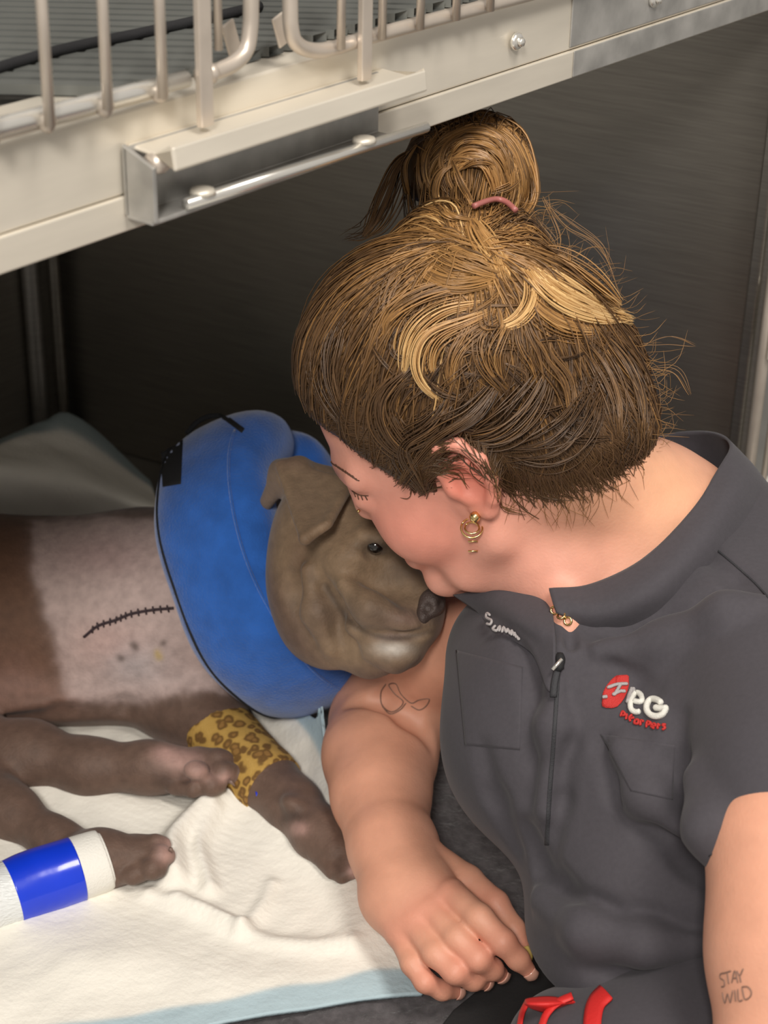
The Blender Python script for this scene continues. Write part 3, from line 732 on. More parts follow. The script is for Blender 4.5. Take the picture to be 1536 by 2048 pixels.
# chest logo: red emblem with a pale cross-like mark, white letters V e G, red line of small letters
em = [(1232, 1352), (1256, 1350), (1258, 1362), (1256, 1380), (1248, 1400), (1232, 1416), (1207, 1415), (1205, 1402), (1206, 1388), (1212, 1374), (1222, 1360)]
def fill_poly(name, bvh, poly, m, parent, off, n=26, label=None):
    poly = np.array(poly, float); cx = poly.mean(0); rings = [cx + (np.concatenate([poly, poly[:1]]) - cx) * s for s in np.linspace(0.02, 1, 6)]
    rr = [catmull(r_, n) for r_ in rings]
    G = np.array([[hit(bvh, x, y, off, 1.33) for x, y in r_] for r_ in rr])
    o = child(link(name, thick_sheet(name, G, .0006), m), parent)
    if label: o['label'] = label
    return o
fill_poly('emblem', top_bvh, em, M['thread_red'], sh, .0014, label='red stitched emblem')
strokes('emblem_mark', top_bvh, [[(1214, 1378), (1232, 1372), (1256, 1370)], [(1224, 1393), (1238, 1387), (1250, 1387)], [(1240, 1370), (1234, 1380), (1228, 1394)], [(1206, 1396), (1216, 1395)]], .0013, M['thread_grey'], sh, .0024)
strokes('logo_letter', top_bvh, [[(1266, 1377), (1260, 1392), (1256, 1408)], [(1266, 1377), (1268, 1390), (1262, 1402)]], .0019, M['thread_grey'], sh, .0012)
strokes('logo_letter', top_bvh, [[(1268, 1404), (1277, 1406), (1285, 1404), (1283, 1393), (1275, 1387), (1267, 1394), (1262, 1408), (1264, 1420), (1272, 1425), (1282, 1424)]], .0021, M['thread_white'], sh, .0012)
strokes('logo_letter', top_bvh, [[(1326, 1408), (1316, 1402), (1304, 1400), (1296, 1408), (1295, 1420), (1302, 1430), (1314, 1434), (1326, 1430), (1332, 1421), (1333, 1417), (1322, 1418), (1310, 1416)]], .0024, M['thread_white'], sh, .0012)
sm = [[(1242, 1434), (1246, 1424), (1252, 1430), (1245, 1432)], [(1253, 1440), (1255, 1428)], [(1266, 1430), (1260, 1436), (1262, 1444)], [(1262, 1438), (1270, 1436)],
      [(1272, 1440), (1270, 1447), (1277, 1448), (1278, 1441), (1272, 1440)], [(1282, 1452), (1283, 1442), (1289, 1444)], [(1294, 1456), (1296, 1444), (1303, 1447), (1296, 1451)],
      [(1306, 1453), (1313, 1452), (1309, 1448), (1304, 1453), (1310, 1458)], [(1318, 1447), (1316, 1459)], [(1314, 1451), (1322, 1451)], [(1333, 1450), (1326, 1450), (1331, 1456), (1325, 1460)]]
strokes('tagline', top_bvh, sm, .0010, M['thread_red'], sh, .0010, label='small red stitched line below the letters')
nm_ = 0
nm = [[(992, 1240), (986, 1236), (985, 1244), (994, 1250), (992, 1258), (985, 1256)], [(1000, 1262), (996, 1268), (1002, 1272), (1006, 1264), (1006, 1274)],
      [(1010, 1276), (1012, 1266), (1017, 1276), (1019, 1270), (1024, 1280)], [(1026, 1282), (1028, 1272), (1033, 1282), (1035, 1276), (1038, 1286)], [(1040, 1280), (1044, 1288), (1046, 1282)]]
strokes('name_embroidery', top_bvh, nm, .0011, M['thread_grey'], sh, .0065, label='pale stitched name below the collar')
strokes('tattoo', body_bvh, [[(772, 1368), (762, 1385), (764, 1410), (782, 1424), (800, 1415), (806, 1402), (790, 1388), (778, 1370), (792, 1368), (802, 1388), (822, 1406), (838, 1400), (858, 1398), (852, 1412), (838, 1420), (822, 1412)],
        [(764, 1412), (780, 1428), (800, 1420), (812, 1406)]], .00062, M['ink'], person, .0000, 1.6, 'fine line scribble tattoo on the inner arm by the elbow', 6)
wl = [[(1449, 1946), (1442, 1948), (1441, 1956), (1449, 1962), (1449, 1972), (1443, 1974)], [(1446, 1947), (1463, 1942)], [(1455, 1945), (1458, 1968)], [(1464, 1966), (1470, 1942), (1476, 1966)], [(1466, 1957), (1474, 1956)],
      [(1474, 1942), (1480, 1951), (1487, 1937)], [(1480, 1951), (1482, 1965)],
      [(1445, 1984), (1450, 2006), (1456, 1988), (1461, 2005), (1466, 1981)], [(1470, 1980), (1472, 2003)], [(1476, 1978), (1478, 2001), (1486, 2000)], [(1484, 1974), (1490, 1998), (1500, 1994), (1503, 1984), (1496, 1974), (1484, 1974)]]
strokes('tattoo', body_bvh, wl, .00055, M['ink'], person, .0001, 1.1, 'STAY WILD lettering tattoo on the near arm', 6)
o = strokes('eyelashes', body_bvh, [[(704, 981), (718, 989), (737, 991)], [(708, 984), (712, 994)], [(715, 988), (718, 999)], [(722, 990), (726, 1000)], [(730, 991), (735, 1000)]], .0005, M['lash'], person, .0003, 1.36)
eb_ = [[(660 + i * 5 + random.Random(i).uniform(-2, 2), 922 + i * 3.2), (666 + i * 5, 928 + i * 3.4), (674 + i * 5, 931 + i * 3.4)] for i in range(10)]
strokes('eyebrow', body_bvh, eb_, .0005, M['lash'], person, .0002, 1.36)
# ear jewellery
def ring(name, c_, r, th, nrm, m, parent, arc=(0, 360), n=28):
    nrm = unit(nrm); a_ = unit(np.cross(nrm, [0.3, .2, .9])); b_ = np.cross(nrm, a_); t_ = np.radians(np.linspace(arc[0], arc[1], n))
    return tube(name, c_ + r * (np.cos(t_)[:, None] * a_ + np.sin(t_)[:, None] * b_), th, m, parent, 8)
lobe = H(-.004, .083, -.033)
eb = hit(body_bvh, 952, 1030, .002, 1.28)
tube('ear_stud', np.array([eb - FW * .0045, eb - FW * .002, eb + FW * .002]), np.array([.002, .0042, .003]), M['gold'], person, 10)
ring('hoop_earring', hit(body_bvh, 949, 1050, .004, 1.28), .0078, .0008, -FW + .5 * UP, M['gold'], person)
ring('hoop_earring', hit(body_bvh, 951, 1046, .006, 1.28), .0052, .0008, -FW + .8 * UP, M['gold'], person)
for py in (1078, 1097):
    c_ = hit(body_bvh, 952, py, .0035, 1.28); tube('ear_bar', np.array([c_ - RT * .0035, c_ + RT * .0035]), .0008, M['gold'], person, 8)
c_ = hit(body_bvh, 719, 1021, .001, 1.36); tube('nose_stud', np.array([c_, c_ - FW * .0012]), np.array([.0014, .0008]), M['gold'], person, 8)
nk = [hit(body_bvh, x, y, .0016, 1.34) for x, y in ((1112, 1222), (1124, 1232), (1136, 1243))]
for i, p_ in enumerate(nk): ring('chain_link', p_, .0028, .0009, -FW + UP * (i % 2) - RT * .5, M['gold'], person, n=14)

# ---- trousers with red drawstring
tr = SDF()
vell(tr, 1290, 2160, 1.245, 240, 200, .11, 0, .03)
vell(tr, 1120, 2130, 1.24, 110, 130, .07, 0, .03)
HP = V(1300, 2170, 1.27); HP[2] = max(HP[2], .10)
legs = []
for a_, b_, c_ in (((.05, .02, .0), (.40, -.10, .10), (.62, .24, .062)), ((.02, -.05, -.005), (.30, -.26, .085), (.60, -.05, .06))):
    p0, p1, p2 = HP + np.array(a_), np.array([HP[0] + b_[0], HP[1] + b_[1], b_[2]]), np.array([HP[0] + c_[0], HP[1] + c_[1], c_[2]])
    tr.chain([p0, p1], [.088, .068], .03); tr.chain([p1, p2], [.066, .046], .03); legs.append((p1, p2))
me = tr.mesh('trousers', .004, smooth=1); tro = child(link('trousers', me, M['scrub']), person)
tr_bvh = BVHTree.FromPolygons([Vector(p) for p in vget(me)], [tuple(p.vertices) for p in me.polygons])
strip('drawstring', tr_bvh, [(1215, 1990), (1196, 2010), (1188, 2040), (1186, 2090)], 36, 20, .003, .0015, M['red'], tro, 1.22)
lp = [[V(1150, 2000, 1.225), V(1100, 1992, 1.222), V(1055, 1996, 1.222), V(1048, 2006, 1.222)], [V(1150, 2004, 1.215), V(1100, 2008, 1.205), V(1060, 2008, 1.208), V(1049, 2008, 1.215)], [V(1142, 2008, 1.222), V(1100, 2026, 1.218), V(1068, 2020, 1.218), V(1050, 2010, 1.222)]]
child(link('drawstring_loop', thick_sheet('drawstring_loop', sheet_pts(lp, 20, 12), .0015), M['red']), tro)
strip('drawstring', tr_bvh, [(1148, 2004), (1118, 2018), (1096, 2045), (1085, 2090)], 14, 16, .005, .0015, M['red'], tro, 1.22)
strip('drawstring', tr_bvh, [(1058, 2012), (1050, 2030), (1044, 2060)], 10, 12, .003, .0012, M['red'], tro, 1.22)

for p1, p2 in legs:                                                        # shoes
    dz = unit((p2 - p1) * [1, 1, 0]); q_ = np.cross(KZ, dz); b0 = np.array([p2[0], p2[1], 0]) + dz * .03; sh_ = SDF()
    sh_.ell(b0 + KZ * .05, (.045, .040, .05), np.array([dz, q_, KZ]), .02); sh_.chain([b0 + KZ * .036, b0 + q_ * .09 + KZ * .032, b0 + q_ * .17 + KZ * .028], [.034, .034, .026], .02)
    child(link('shoe', sh_.mesh('shoe', .004, smooth=1), M['black']), person)

# ---- hair
hair = SDF()
hair.ell(H(-.014, 0, .052), (.106, .086, .100), HA, .01)
vell(hair, 858, 742, 1.37, 246, 216, .095, 20, .03)
vell(hair, 1085, 765, 1.395, 205, 190, .095, 0, .04)
vell(hair, 1150, 835, 1.385, 150, 105, .08, 20, .03)
vell(hair, 1085, 905, 1.362, 178, 98, .088, -6, .03)
vell(hair, 1180, 862, 1.375, 105, 82, .085, 0, .03)
vell(hair, 1000, 640, 1.37, 180, 130, .08, 0, .03)
GX = np.array([-.2, -.11, -.085, -.052, -.040, -.032, -.020, .004, .014, .022, .032, .040, .055, .075, .10, .2])
GY = np.array([-.098, -.098, -.092, -.068, -.048, -.020, .030, .030, .010, -.010, .004, .028, .068, .090, .105, .11])
def hairline(p):
    q = (p - f32(HO)) @ f32(HA).T
    gy = np.interp(q[..., 0], GX, GY).astype(np.float32) - .03 * np.clip((.06 - np.abs(q[..., 1])) / .06, 0, 1) * (q[..., 0] > .2)
    return (gy - q[..., 2]) * .8
hair.fun(hairline, [-9] * 3, [9] * 3, .012)
vell(hair, 905, 487, 1.35, 108, 72, .055, 0, .015)
vell(hair, 1010, 505, 1.36, 70, 70, .05, 0, .02)
vell(hair, 950, 345, 1.372, 118, 114, .052, 0, .012)
vell(hair, 850, 330, 1.385, 45, 70, .03, 20, .012)
hmesh = hair.mesh('hair', .0022, smooth=1)
P = vget(hmesh); N_ = nget(hmesh)
hair_bvh = BVHTree.FromPolygons([Vector(p) for p in P], [tuple(p.vertices) for p in hmesh.polygons])
HC = H(-.014, 0, .052); BUN = hit(hair_bvh, 940, 500, 0, 1.3); BD_ = unit(BUN - HC)
DARK, MIDB, GOLD, BLOND = lin(58, 42, 30), lin(104, 76, 48), lin(170, 126, 74), lin(226, 188, 130)
def hmix(t):
    t = np.clip(t, 0, 1)[..., None]
    return np.where(t < .4, DARK + (MIDB - DARK) * (t / .4), np.where(t < .75, MIDB + (GOLD - MIDB) * ((t - .4) / .35), GOLD + (BLOND - GOLD) * ((t - .75) / .25)))
def gold_at(P):
    """how bleached the hair is: lightest towards the knot"""
    d = np.linalg.norm(P - BUN, axis=-1); return np.clip(.62 - d / .16 * .62, 0, 1)
set_cols(hmesh, hmix(np.clip(gold_at(P) * .8 + .10 * snoise(P, 220, 8), 0, 1)))
hair_o = child(link('hair', hmesh, M['hair']), person)
rs = np.random.RandomState(7)
SV, SQ, SC, sn = [], [], [], 0
def add_strand(Pn, r, t0, t1=None, n=3):
    global sn
    R = r * np.clip(np.minimum(np.linspace(.6, 4, len(Pn)), np.linspace(4.5, .25, len(Pn))), 0, 1)
    v_, q_ = tube_data(Pn, R, 3, False, sn); SV.append(v_); SQ.append(q_); sn += len(v_)
    tt = np.linspace(t0, t0 if t1 is None else t1, len(Pn)); SC.append(np.repeat(hmix(tt), 3, 0))
def cap_radius(d):
    r = hair_bvh.ray_cast(Vector(HC + d * .3), Vector(-d)); return (.3 - r[3]) if r[0] is not None else .1
# combed strands from the hairline to the knot
cnt = 0
while cnt < 4800:
    d = rs.normal(size=3); d /= np.linalg.norm(d)
    q = HC + d * cap_radius(d); l_ = hloc(q)
    if l_[2] < np.interp(l_[0], GX, GY) + .004 or d @ -FW < -.45: continue
    a = math.acos(np.clip(d @ BD_, -1, 1))
    if a < .25: continue
    cnt += 1
    n = 14; tt = np.linspace(0, .96, n); pts = []
    side = np.cross(d, BD_); side /= np.linalg.norm(side) + 1e-9
    wob = rs.normal() * .10; ph = rs.rand() * 6.28; fq = 1 + rs.rand() * 1.5; lift = .0006 + abs(rs.normal()) * .0022
    for t in tt:
        dd = (math.sin((1 - t) * a) * d + math.sin(t * a) * BD_) / math.sin(a)
        dd = unit(dd + side * (wob * math.sin(t * math.pi) + .015 * math.sin(ph + t * 6 * fq)))
        pts.append(HC + dd * (cap_radius(dd) + lift * (.3 + math.sin(t * math.pi))))
    pts = np.array(pts); g0 = rs.normal() * .13
    b = gold_at(pts) * 1.0; start = b[0] * .6 + .12 + g0; end = min(b[-1] + .12 + g0, 1)
    if rs.rand() < .12: start += .25; end += .2
    add_strand(pts, .0004 + .0004 * rs.rand(), start, end)
# locks by hand: pixel paths laid over the hair
def lock(path, n, width, r=.0009, t0=.6, t1=.9, off=.004, depth=None, jit=.10, curl=0):
    path = np.array(path, float)
    for i in range(n):
        s = rs.normal() * .6; L_ = 5 * len(path)
        cc = catmull(path + rs.normal(size=path.shape) * width * jit, L_)
        t_ = np.gradient(cc, axis=0); t_ /= np.linalg.norm(t_, axis=1)[:, None] + 1e-9; nr = np.stack([-t_[:, 1], t_[:, 0]], 1)
        prof = np.sin(np.linspace(.25, math.pi * .93, L_))
        cc = cc + nr * (s * width * prof)[:, None]
        bulge = math.sqrt(max(0, 1 - min(1, s * s))) * width * 1.35 / FPX * .45
        Pn = []; last = 1.36
        for k, (x, y) in enumerate(cc):
            if depth is None:
                h_ = hit(hair_bvh, x, y, 0, None)
                if h_ is not None: last = pix(h_)[2]
                o_ = (off + bulge) * prof[k] + .001
                Pn.append(V(x, y, last - o_))
            else:
                dd = depth[0] + (depth[1] - depth[0]) * k / (L_ - 1); Pn.append(V(x, y, dd - bulge * prof[k]))
        Pn = np.array(Pn)
        if depth is None:                                  # keep the lock smooth where it leaves the hair
            for _ in range(4): Pn[1:-1] = .25 * Pn[:-2] + .5 * Pn[1:-1] + .25 * Pn[2:]
        g0 = rs.normal() * .10; add_strand(Pn, r * .7 * (.6 + .7 * rs.rand()), t0 + g0, t1 + g0)
# loose blonde pieces round the foot of the knot
for a in (
    ([(1010, 602), (900, 612), (838, 650), (812, 700), (806, 770)], 12, 14, .0009, .70, .95, .010),
    ([(1000, 590), (890, 600), (822, 640), (800, 690), (798, 730)], 9, 16, .0008, .60, .85, .008),
    ([(1020, 606), (930, 640), (855, 668), (832, 722), (846, 770), (884, 802)], 12, 13, .0009, .62, .92, .010),
    ([(1015, 612), (940, 650), (880, 680), (860, 730), (880, 770)], 9, 16, .0008, .55, .80, .008),
    ([(1025, 620), (960, 660), (915, 700), (900, 750), (915, 790)], 10, 18, .0008, .48, .68, .007),
    ([(1030, 625), (1000, 670), (985, 720), (1010, 780)], 12, 26, .0008, .46, .60, .006),
    ([(1040, 620), (1050, 680), (1080, 730), (1085, 800)], 12, 30, .0008, .44, .52, .006),
    ([(985, 580), (905, 575), (825, 600), (775, 640), (770, 680)], 26, 20, .0009, .45, .62, .008),
    ([(1035, 480), (1070, 540), (1130, 590), (1200, 622), (1264, 640)], 60, 34, .0010, .72, .97, .012),
    ([(1050, 500), (1110, 525), (1180, 570), (1240, 610)], 40, 26, .0009, .55, .85, .010),
    ([(1020, 470), (1055, 540), (1060, 600), (1030, 640), (985, 655)], 26, 16, .0009, .70, .92, .010),
    ([(1040, 560), (1080, 620), (1150, 660), (1230, 660)], 26, 22, .0009, .52, .74, .008),
    ([(800, 500), (880, 560), (960, 560), (1040, 530)], 34, 30, .0009, .50, .70, .006),
    ([(820, 450), (880, 500), (960, 530), (1030, 560)], 40, 46, .0009, .50, .74, .006),
    ([(940, 430), (965, 470), (1000, 520), (1010, 580)], 30, 34, .0010, .66, .90, .007),
    ([(830, 480), (800, 530), (770, 590), (770, 660)], 18, 22, .0008, .34, .5, .006),
    ([(960, 600), (930, 660), (900, 720), (905, 790)], 14, 22, .0008, .48, .62, .006),
    ([(1000, 640), (960, 680), (975, 740), (1020, 790)], 14, 24, .0008, .42, .56, .006),
    ([(1060, 640), (1090, 720), (1130, 770), (1140, 840)], 18, 30, .0008, .34, .40, .005),
    ([(1130, 650), (1200, 710), (1240, 790), (1240, 870)], 24, 34, .0008, .36, .34, .005),
    ([(1180, 640), (1250, 720), (1285, 800), (1290, 880)], 24, 34, .0008, .38, .32, .006),
    ([(700, 600), (660, 680), (650, 760), (690, 850)], 26, 40, .0008, .30, .22, .003),
    ([(790, 530), (690, 580), (630, 670), (615, 760)], 30, 40, .0008, .38, .26, .003),
    ([(840, 720), (760, 800), (780, 880), (860, 940)], 26, 40, .0008, .24, .22, .004),
    ([(900, 800), (860, 860), (800, 900), (850, 985)], 26, 36, .0008, .22, .22, .004),
    ([(1000, 760), (940, 830), (860, 880), (800, 970)], 26, 40, .0008, .22, .24, .004),
    ([(1100, 720), (1060, 800), (1000, 860), (930, 880)], 26, 50, .0008, .24, .26, .004),
    ([(1200, 760), (1160, 850), (1100, 900), (1010, 910)], 26, 60, .0008, .22, .24, .004)):
    lock(a[0], a[1], a[2], a[3], a[4], a[5], a[6])
# the knot: coiled strands
OUT = np.array([(836, 330), (858, 268), (905, 232), (975, 222), (1040, 262), (1074, 335), (1076, 400), (1040, 446), (985, 452)], float)
INN = np.array([(900, 395), (905, 360), (918, 338), (942, 328), (966, 336), (980, 358), (984, 385), (974, 408), (955, 420)], float)
for i in range(420):
    s = rs.rand() ** .8; pth = OUT * (1 - s) + INN * s + rs.normal(size=OUT.shape) * 3
    a0 = rs.randint(0, 3); pth = pth[a0:len(pth) - rs.randint(0, 2)]
    cc = catmull(pth, 26); Pn = []; last = 1.36
    band = .5 + .5 * math.sin(s * 26 + 1.2 * math.sin(i)); 
    for k, (x, y) in enumerate(cc):
        h_ = hit(hair_bvh, x, y, 0, None)
        if h_ is not None: last = pix(h_)[2]
        Pn.append(V(x, y, last - .001 - .006 * band * math.sin(math.pi * k / 25)))
    Pn = np.array(Pn)
    for _ in range(3): Pn[1:-1] = .25 * Pn[:-2] + .5 * Pn[1:-1] + .25 * Pn[2:]
    g0 = .40 + .24 * band + rs.normal() * .10; add_strand(Pn, .0007 + .0006 * rs.rand(), g0, g0 + .05)
for i in range(34):
    a_ = rs.rand() * 6.28; r0_, r1_ = 40 + rs.rand() * 60, 40 + rs.rand() * 60; cx_, cy_ = 945 + rs.normal() * 12, 345 + rs.normal() * 12; sp = .9 + rs.rand() * 1.2
    lock([(cx_ + (r0_ + (r1_ - r0_) * t) * 1.08 * math.cos(a_ + sp * t), cy_ + (r0_ + (r1_ - r0_) * t) * math.sin(a_ + sp * t)) for t in (0, .33, .66, 1)], 7, 8, .0007, .45 + .25 * rs.rand(), .5 + .25 * rs.rand(), .004 + .006 * rs.rand())
lock([(905, 330), (880, 350), (872, 390), (890, 425), (925, 440)], 20, 9, .0009, .60, .66, .014)
lock([(905, 320), (920, 360), (940, 400), (955, 440)], 14, 8, .0009, .6, .66, .014)
lock([(832, 290), (806, 330), (812, 380), (828, 425)], 14, 7, .0009, .56, .62, .012)
lock([(838, 300), (800, 330), (775, 390), (752, 440), (728, 474)], 44, 22, .0008, .34, .50, 0, (1.375, 1.37), .08)
lock([(800, 340), (770, 420), (730, 465), (690, 478)], 12, 26, .0005, .36, .5, 0, (1.38, 1.37), .2)
# flyaway hairs
for i in range(170):
    x, y = rs.choice([1, 2, 3, 4, 5], p=[.2, .25, .25, .2, .1]), 0
    k = rs.rand()
    st = catmull(np.array([(1085, 400), (1075, 480), (1180, 560), (1265, 680), (1300, 800), (1290, 880), (1150, 960)], float), 60)[int(k * 59)] + rs.normal(size=2) * 10
    dr = np.array([.7 + .3 * rs.rand(), -.1 + rs.normal() * .5]); ln = 30 + rs.rand() * 60; bend = np.array([-dr[1], dr[0]]) * (14 + rs.normal() * 22)
    path = np.array([st - dr * 25, st, st + dr * ln * .5 + bend * .6, st + dr * ln + bend * (-.2)])
    d0 = 1.36 + rs.normal() * .02; cc = catmull(path, 12)
    add_strand(np.array([V(px_, py_, d0 + .01 * j / 12) for j, (px_, py_) in enumerate(cc)]), .00022, .38 + .3 * rs.rand())
for path in ([(1090, 400), (1130, 450), (1180, 480), (1215, 520), (1240, 590)], [(1100, 410), (1150, 450), (1200, 490), (1228, 540)], [(1085, 395), (1120, 470), (1110, 520)], [(1075, 440), (1110, 480), (1120, 530)],
             [(1290, 690), (1340, 680), (1390, 690)], [(1290, 740), (1350, 740), (1380, 790)]):
    lock(path, 4, 7, .0004, .5, .55, 0, (1.37, 1.37), .3)
# roots along the hairline, lying on the skin and running up into the hair
def near_hit(x, y, o):
    a_, b_ = hit(body_bvh, x, y, 0, None), hit(hair_bvh, x, y, 0, None)
    ds = [pix(q_)[2] for q_ in (a_, b_) if q_ is not None]
    return V(x, y, min(ds) - o) if ds else None
for line, out, n in (([(618, 790), (645, 835), (695, 876), (755, 925), (815, 968), (850, 985)], (-.35, 1.0), 460), ([(970, 930), (1010, 962), (1070, 978), (1130, 982), (1200, 962), (1265, 918), (1300, 880)], (.1, 1.0), 620)):
    lc = catmull(np.array(line, float), 200)
    for i in range(n):
        p_ = lc[rs.randint(200)]; front = p_[0] < 900; o_ = np.array(out) * abs(rs.normal()) * (5 if front else 16)
        st = p_ + o_ + rs.normal(size=2) * 3; tgt = (np.array([900, 900.0]) + rs.normal(size=2) * [40, 30] - [0, max(0, 860 - p_[1]) * 1.2]) if front else np.array([940, 540.0]) + rs.normal(size=2) * 90
        dr = (tgt - st) / np.linalg.norm(tgt - st); ln = min(60 + rs.rand() * 130, np.linalg.norm(tgt - st)); sw = np.array([-dr[1], dr[0]]) * rs.normal() * (8 if front else 18) + (np.array([dr[1], -dr[0]]) * 14 if front else 0)
        if st[0] > 960: sw = sw + np.array([-10., 6.]) * rs.rand()
        cc = catmull(np.array([st, st + dr * ln * .3 + sw * .8, st + dr * ln * .65 + sw, st + dr * ln]), 10)
        Pn = [near_hit(x, y, .0006 + .0022 * math.sin(math.pi * k / 9)) for k, (x, y) in enumerate(cc)]
        if any(q_ is None for q_ in Pn): continue
        Pn = np.array(Pn)
        for _ in range(3): Pn[1:-1] = .25 * Pn[:-2] + .5 * Pn[1:-1] + .25 * Pn[2:]
        add_strand(Pn, .00028 + .00022 * rs.rand(), .10 + .18 * rs.rand(), .2 + .15 * rs.rand())
for i in range(70):                                                        # wisps below the hairline
    p_ = catmull(np.array([(975, 945), (1050, 985), (1130, 992), (1200, 970), (1280, 915)], float), 60)[rs.randint(60)]; dr = np.array([.1 + rs.normal() * .3, 1.0]); ln = 20 + rs.rand() * 55; bd_ = rs.normal() * 9
    cc = catmull(np.array([p_, p_ + dr * ln * .5 + [bd_, 0], p_ + dr * ln + [-bd_, 0]]), 8); Pn = [near_hit(x, y, .0008) for x, y in cc]
    if any(q_ is None for q_ in Pn): continue
    add_strand(np.array(Pn), .00018, .40 + .2 * rs.rand())
for path, n in (([(980, 930), (996, 960), (1000, 1000), (1012, 1020), (1050, 1030)], 5), ([(890, 942), (918, 950), (936, 978)], 4), ([(838, 960), (870, 945), (905, 948)], 5)):
    for i in range(n):
        cc = catmull(np.array(path, float) + rs.normal(size=(len(path), 2)) * 3.5, 12); Pn = [near_hit(x, y, .001) for x, y in cc]
        if any(q_ is None for q_ in Pn): continue
        add_strand(np.array(Pn), .0003, .3 + .2 * rs.rand())
# tousled pieces criss-crossing the crown
for i in range(110):
    st = np.array([760 + rs.rand() * 480, 560 + rs.rand() * 320]); tgt = np.array([950, 520.0]); dr = tgt - st; dr = dr / np.linalg.norm(dr); a_ = rs.normal() * .7
    dr = np.array([dr[0] * math.cos(a_) - dr[1] * math.sin(a_), dr[0] * math.sin(a_) + dr[1] * math.cos(a_)]); ln = 60 + rs.rand() * 130; sw = np.array([-dr[1], dr[0]]) * rs.normal() * 34
    tone = np.clip(.75 - np.linalg.norm(st - [960, 600]) / 420 + rs.normal() * .08, .18, .85)
    lock([st, st + dr * ln * .5 + sw, st + dr * ln], 5, 9, .0007, tone * .85, tone, .004 + .004 * rs.rand(), None, .25)
so = link('hair_strands', mesh_np('hair_strands', np.concatenate(SV), np.concatenate(SQ), np.concatenate(SC)), M['strand']); child(so, hair_o); so['kind'] = 'stuff'
tp = [hit(hair_bvh, x, y, .011, 1.33) for x, y in ((938, 436), (960, 430), (985, 427), (1005, 432), (1022, 446))]
o = tube('hair_tie', catmull(tp, 16), .0022, M['tie'], hair_o, 8); o['label'] = 'thin pink hair tie'

# ================================================================== the dog
dog = empty('dog', onz(260, 1450, 0.0), 'brown short-haired dog lying on its side with a shaved stitched chest', 'dog')
db = SDF()
# barrel, chest, neck
vell(db, 30, 1235, 1.80, 330, 205, .105, 0, .03)
vell(db, 300, 1240, 1.79, 260, 190, .10, 8, .05)
vell(db, -180, 1260, 1.80, 260, 215, .11, 0, .05)
vell(db, -430, 1340, 1.79, 190, 200, .10, 0, .05)
vchain(db, [(-560, 1330, 1.81, 60), (-700, 1400, 1.78, 34), (-820, 1500, 1.72, 22), (-900, 1540, 1.70, 12)], .03)
vchain(db, [(330, 1200, 1.78, 170), (560, 1130, 1.69, 130), (650, 1090, 1.62, 105)], .05)
vell(db, 390, 1405, 1.735, 115, 62, .05, -8, .03)          # shoulder fold above the wrapped leg
vell(db, 110, 1400, 1.75, 180, 45, .05, 2, .03)            # belly edge
# head
HD = 1.535
vell(db, 668, 1052, HD + .02, 118, 112, .062, 0, .02)
vell(db, 632, 1180, HD + .02, 98, 128, .055, -14, .03)
vell(db, 665, 1262, HD + .015, 78, 68, .045, 0, .03)
vchain(db, [(715, 1120, HD - .005, 88), (775, 1180, HD - .025, 72), (842, 1222, HD - .045, 46)], .03)
vell(db, 752, 1228, HD - .035, 100, 52, .036, 22, .02)     # upper lip
vell(db, 825, 1250, HD - .050, 50, 38, .028, 20, .015)
vchain(db, [(660, 1285, HD - .01, 42), (740, 1312, HD - .028, 36), (815, 1308, HD - .042, 28)], .018)   # lower jaw
vell(db, 861, 1206, HD - .056, 27, 30, .015, 20, .010)     # nose
vell(db, 742, 1058, HD - .035, 42, 34, .022, 0, .018)      # brow
vell(db, 700, 1118, HD - .045, 50, 44, .022, 0, .02)
db2 = SDF(); db2.ops = list(db.ops)
for pts, r, dp, k in (([(652, 1168), (672, 1205), (702, 1244), (748, 1270), (800, 1277), (862, 1262)], .0060, .55, .008),
                      ([(640, 1180), (662, 1215), (668, 1245), (650, 1282)], .006, .4, .012),
                      ([(598, 1110), (592, 1190), (618, 1275)], .009, .35, .016),
                      ([(705, 1150), (760, 1168), (805, 1190)], .008, .32, .016),
                      ([(836, 1188), (838, 1215), (848, 1240)], .0036, .45, .006),
                      ([(776, 1130), (800, 1160), (835, 1180)], .008, .3, .014),
                      ([(738, 1084), (752, 1092), (768, 1102)], .0080, .45, .010)):
    groove(db, db2, pts, r, dp, k)
q = db2.trace(857, 1214); db.ell(q, (.006, .006, .006), None, .004, 's')
for pts, r in (([(706, 1258), (756, 1282), (806, 1288)], .008), ([(612, 1140), (630, 1225), (660, 1300)], .009), ([(726, 1070), (758, 1078), (786, 1100)], .006), ([(690, 1170), (740, 1215), (800, 1240)], .010), ([(745, 1308), (790, 1316), (820, 1308)], .009)):
    groove(db, db2, pts, r, .7, .014, 'u')
# ears: folded flaps
e1, e2, e3, e4 = V(560, 932, 1.520), V(700, 966, 1.500), V(610, 1078, 1.448), V(655, 1048, 1.452)
db.tri(e1, e2, e3, .0045, .004); db.tri(e2, e4, e3, .0045, .004); db.tri(V(560, 940, 1.57), V(690, 985, 1.57), V(600, 935, 1.525), .010, .015)
db.tri(V(548, 965, 1.57), V(530, 1010, 1.60), V(570, 960, 1.55), .006, .01)
# legs. front leg with the leopard wrap
vchain(db, [(360, 1415, 1.735, 72), (440, 1470, 1.695, 62), (530, 1560, 1.640, 58), (585, 1610, 1.610, 50), (640, 1670, 1.575, 47), (675, 1706, 1.553, 40)], .02)
for (x, y, d, r) in ((712, 1724, 1.534, 20), (702, 1742, 1.530, 19), (684, 1752, 1.530, 18), (664, 1744, 1.536, 16)): vchain(db, [(x - 28, y - 30, d + .018, r - 1), (x, y, d, r - 1)], .0035)
vell(db, 586, 1608, 1.578, 24, 16, .010, 30, .01)
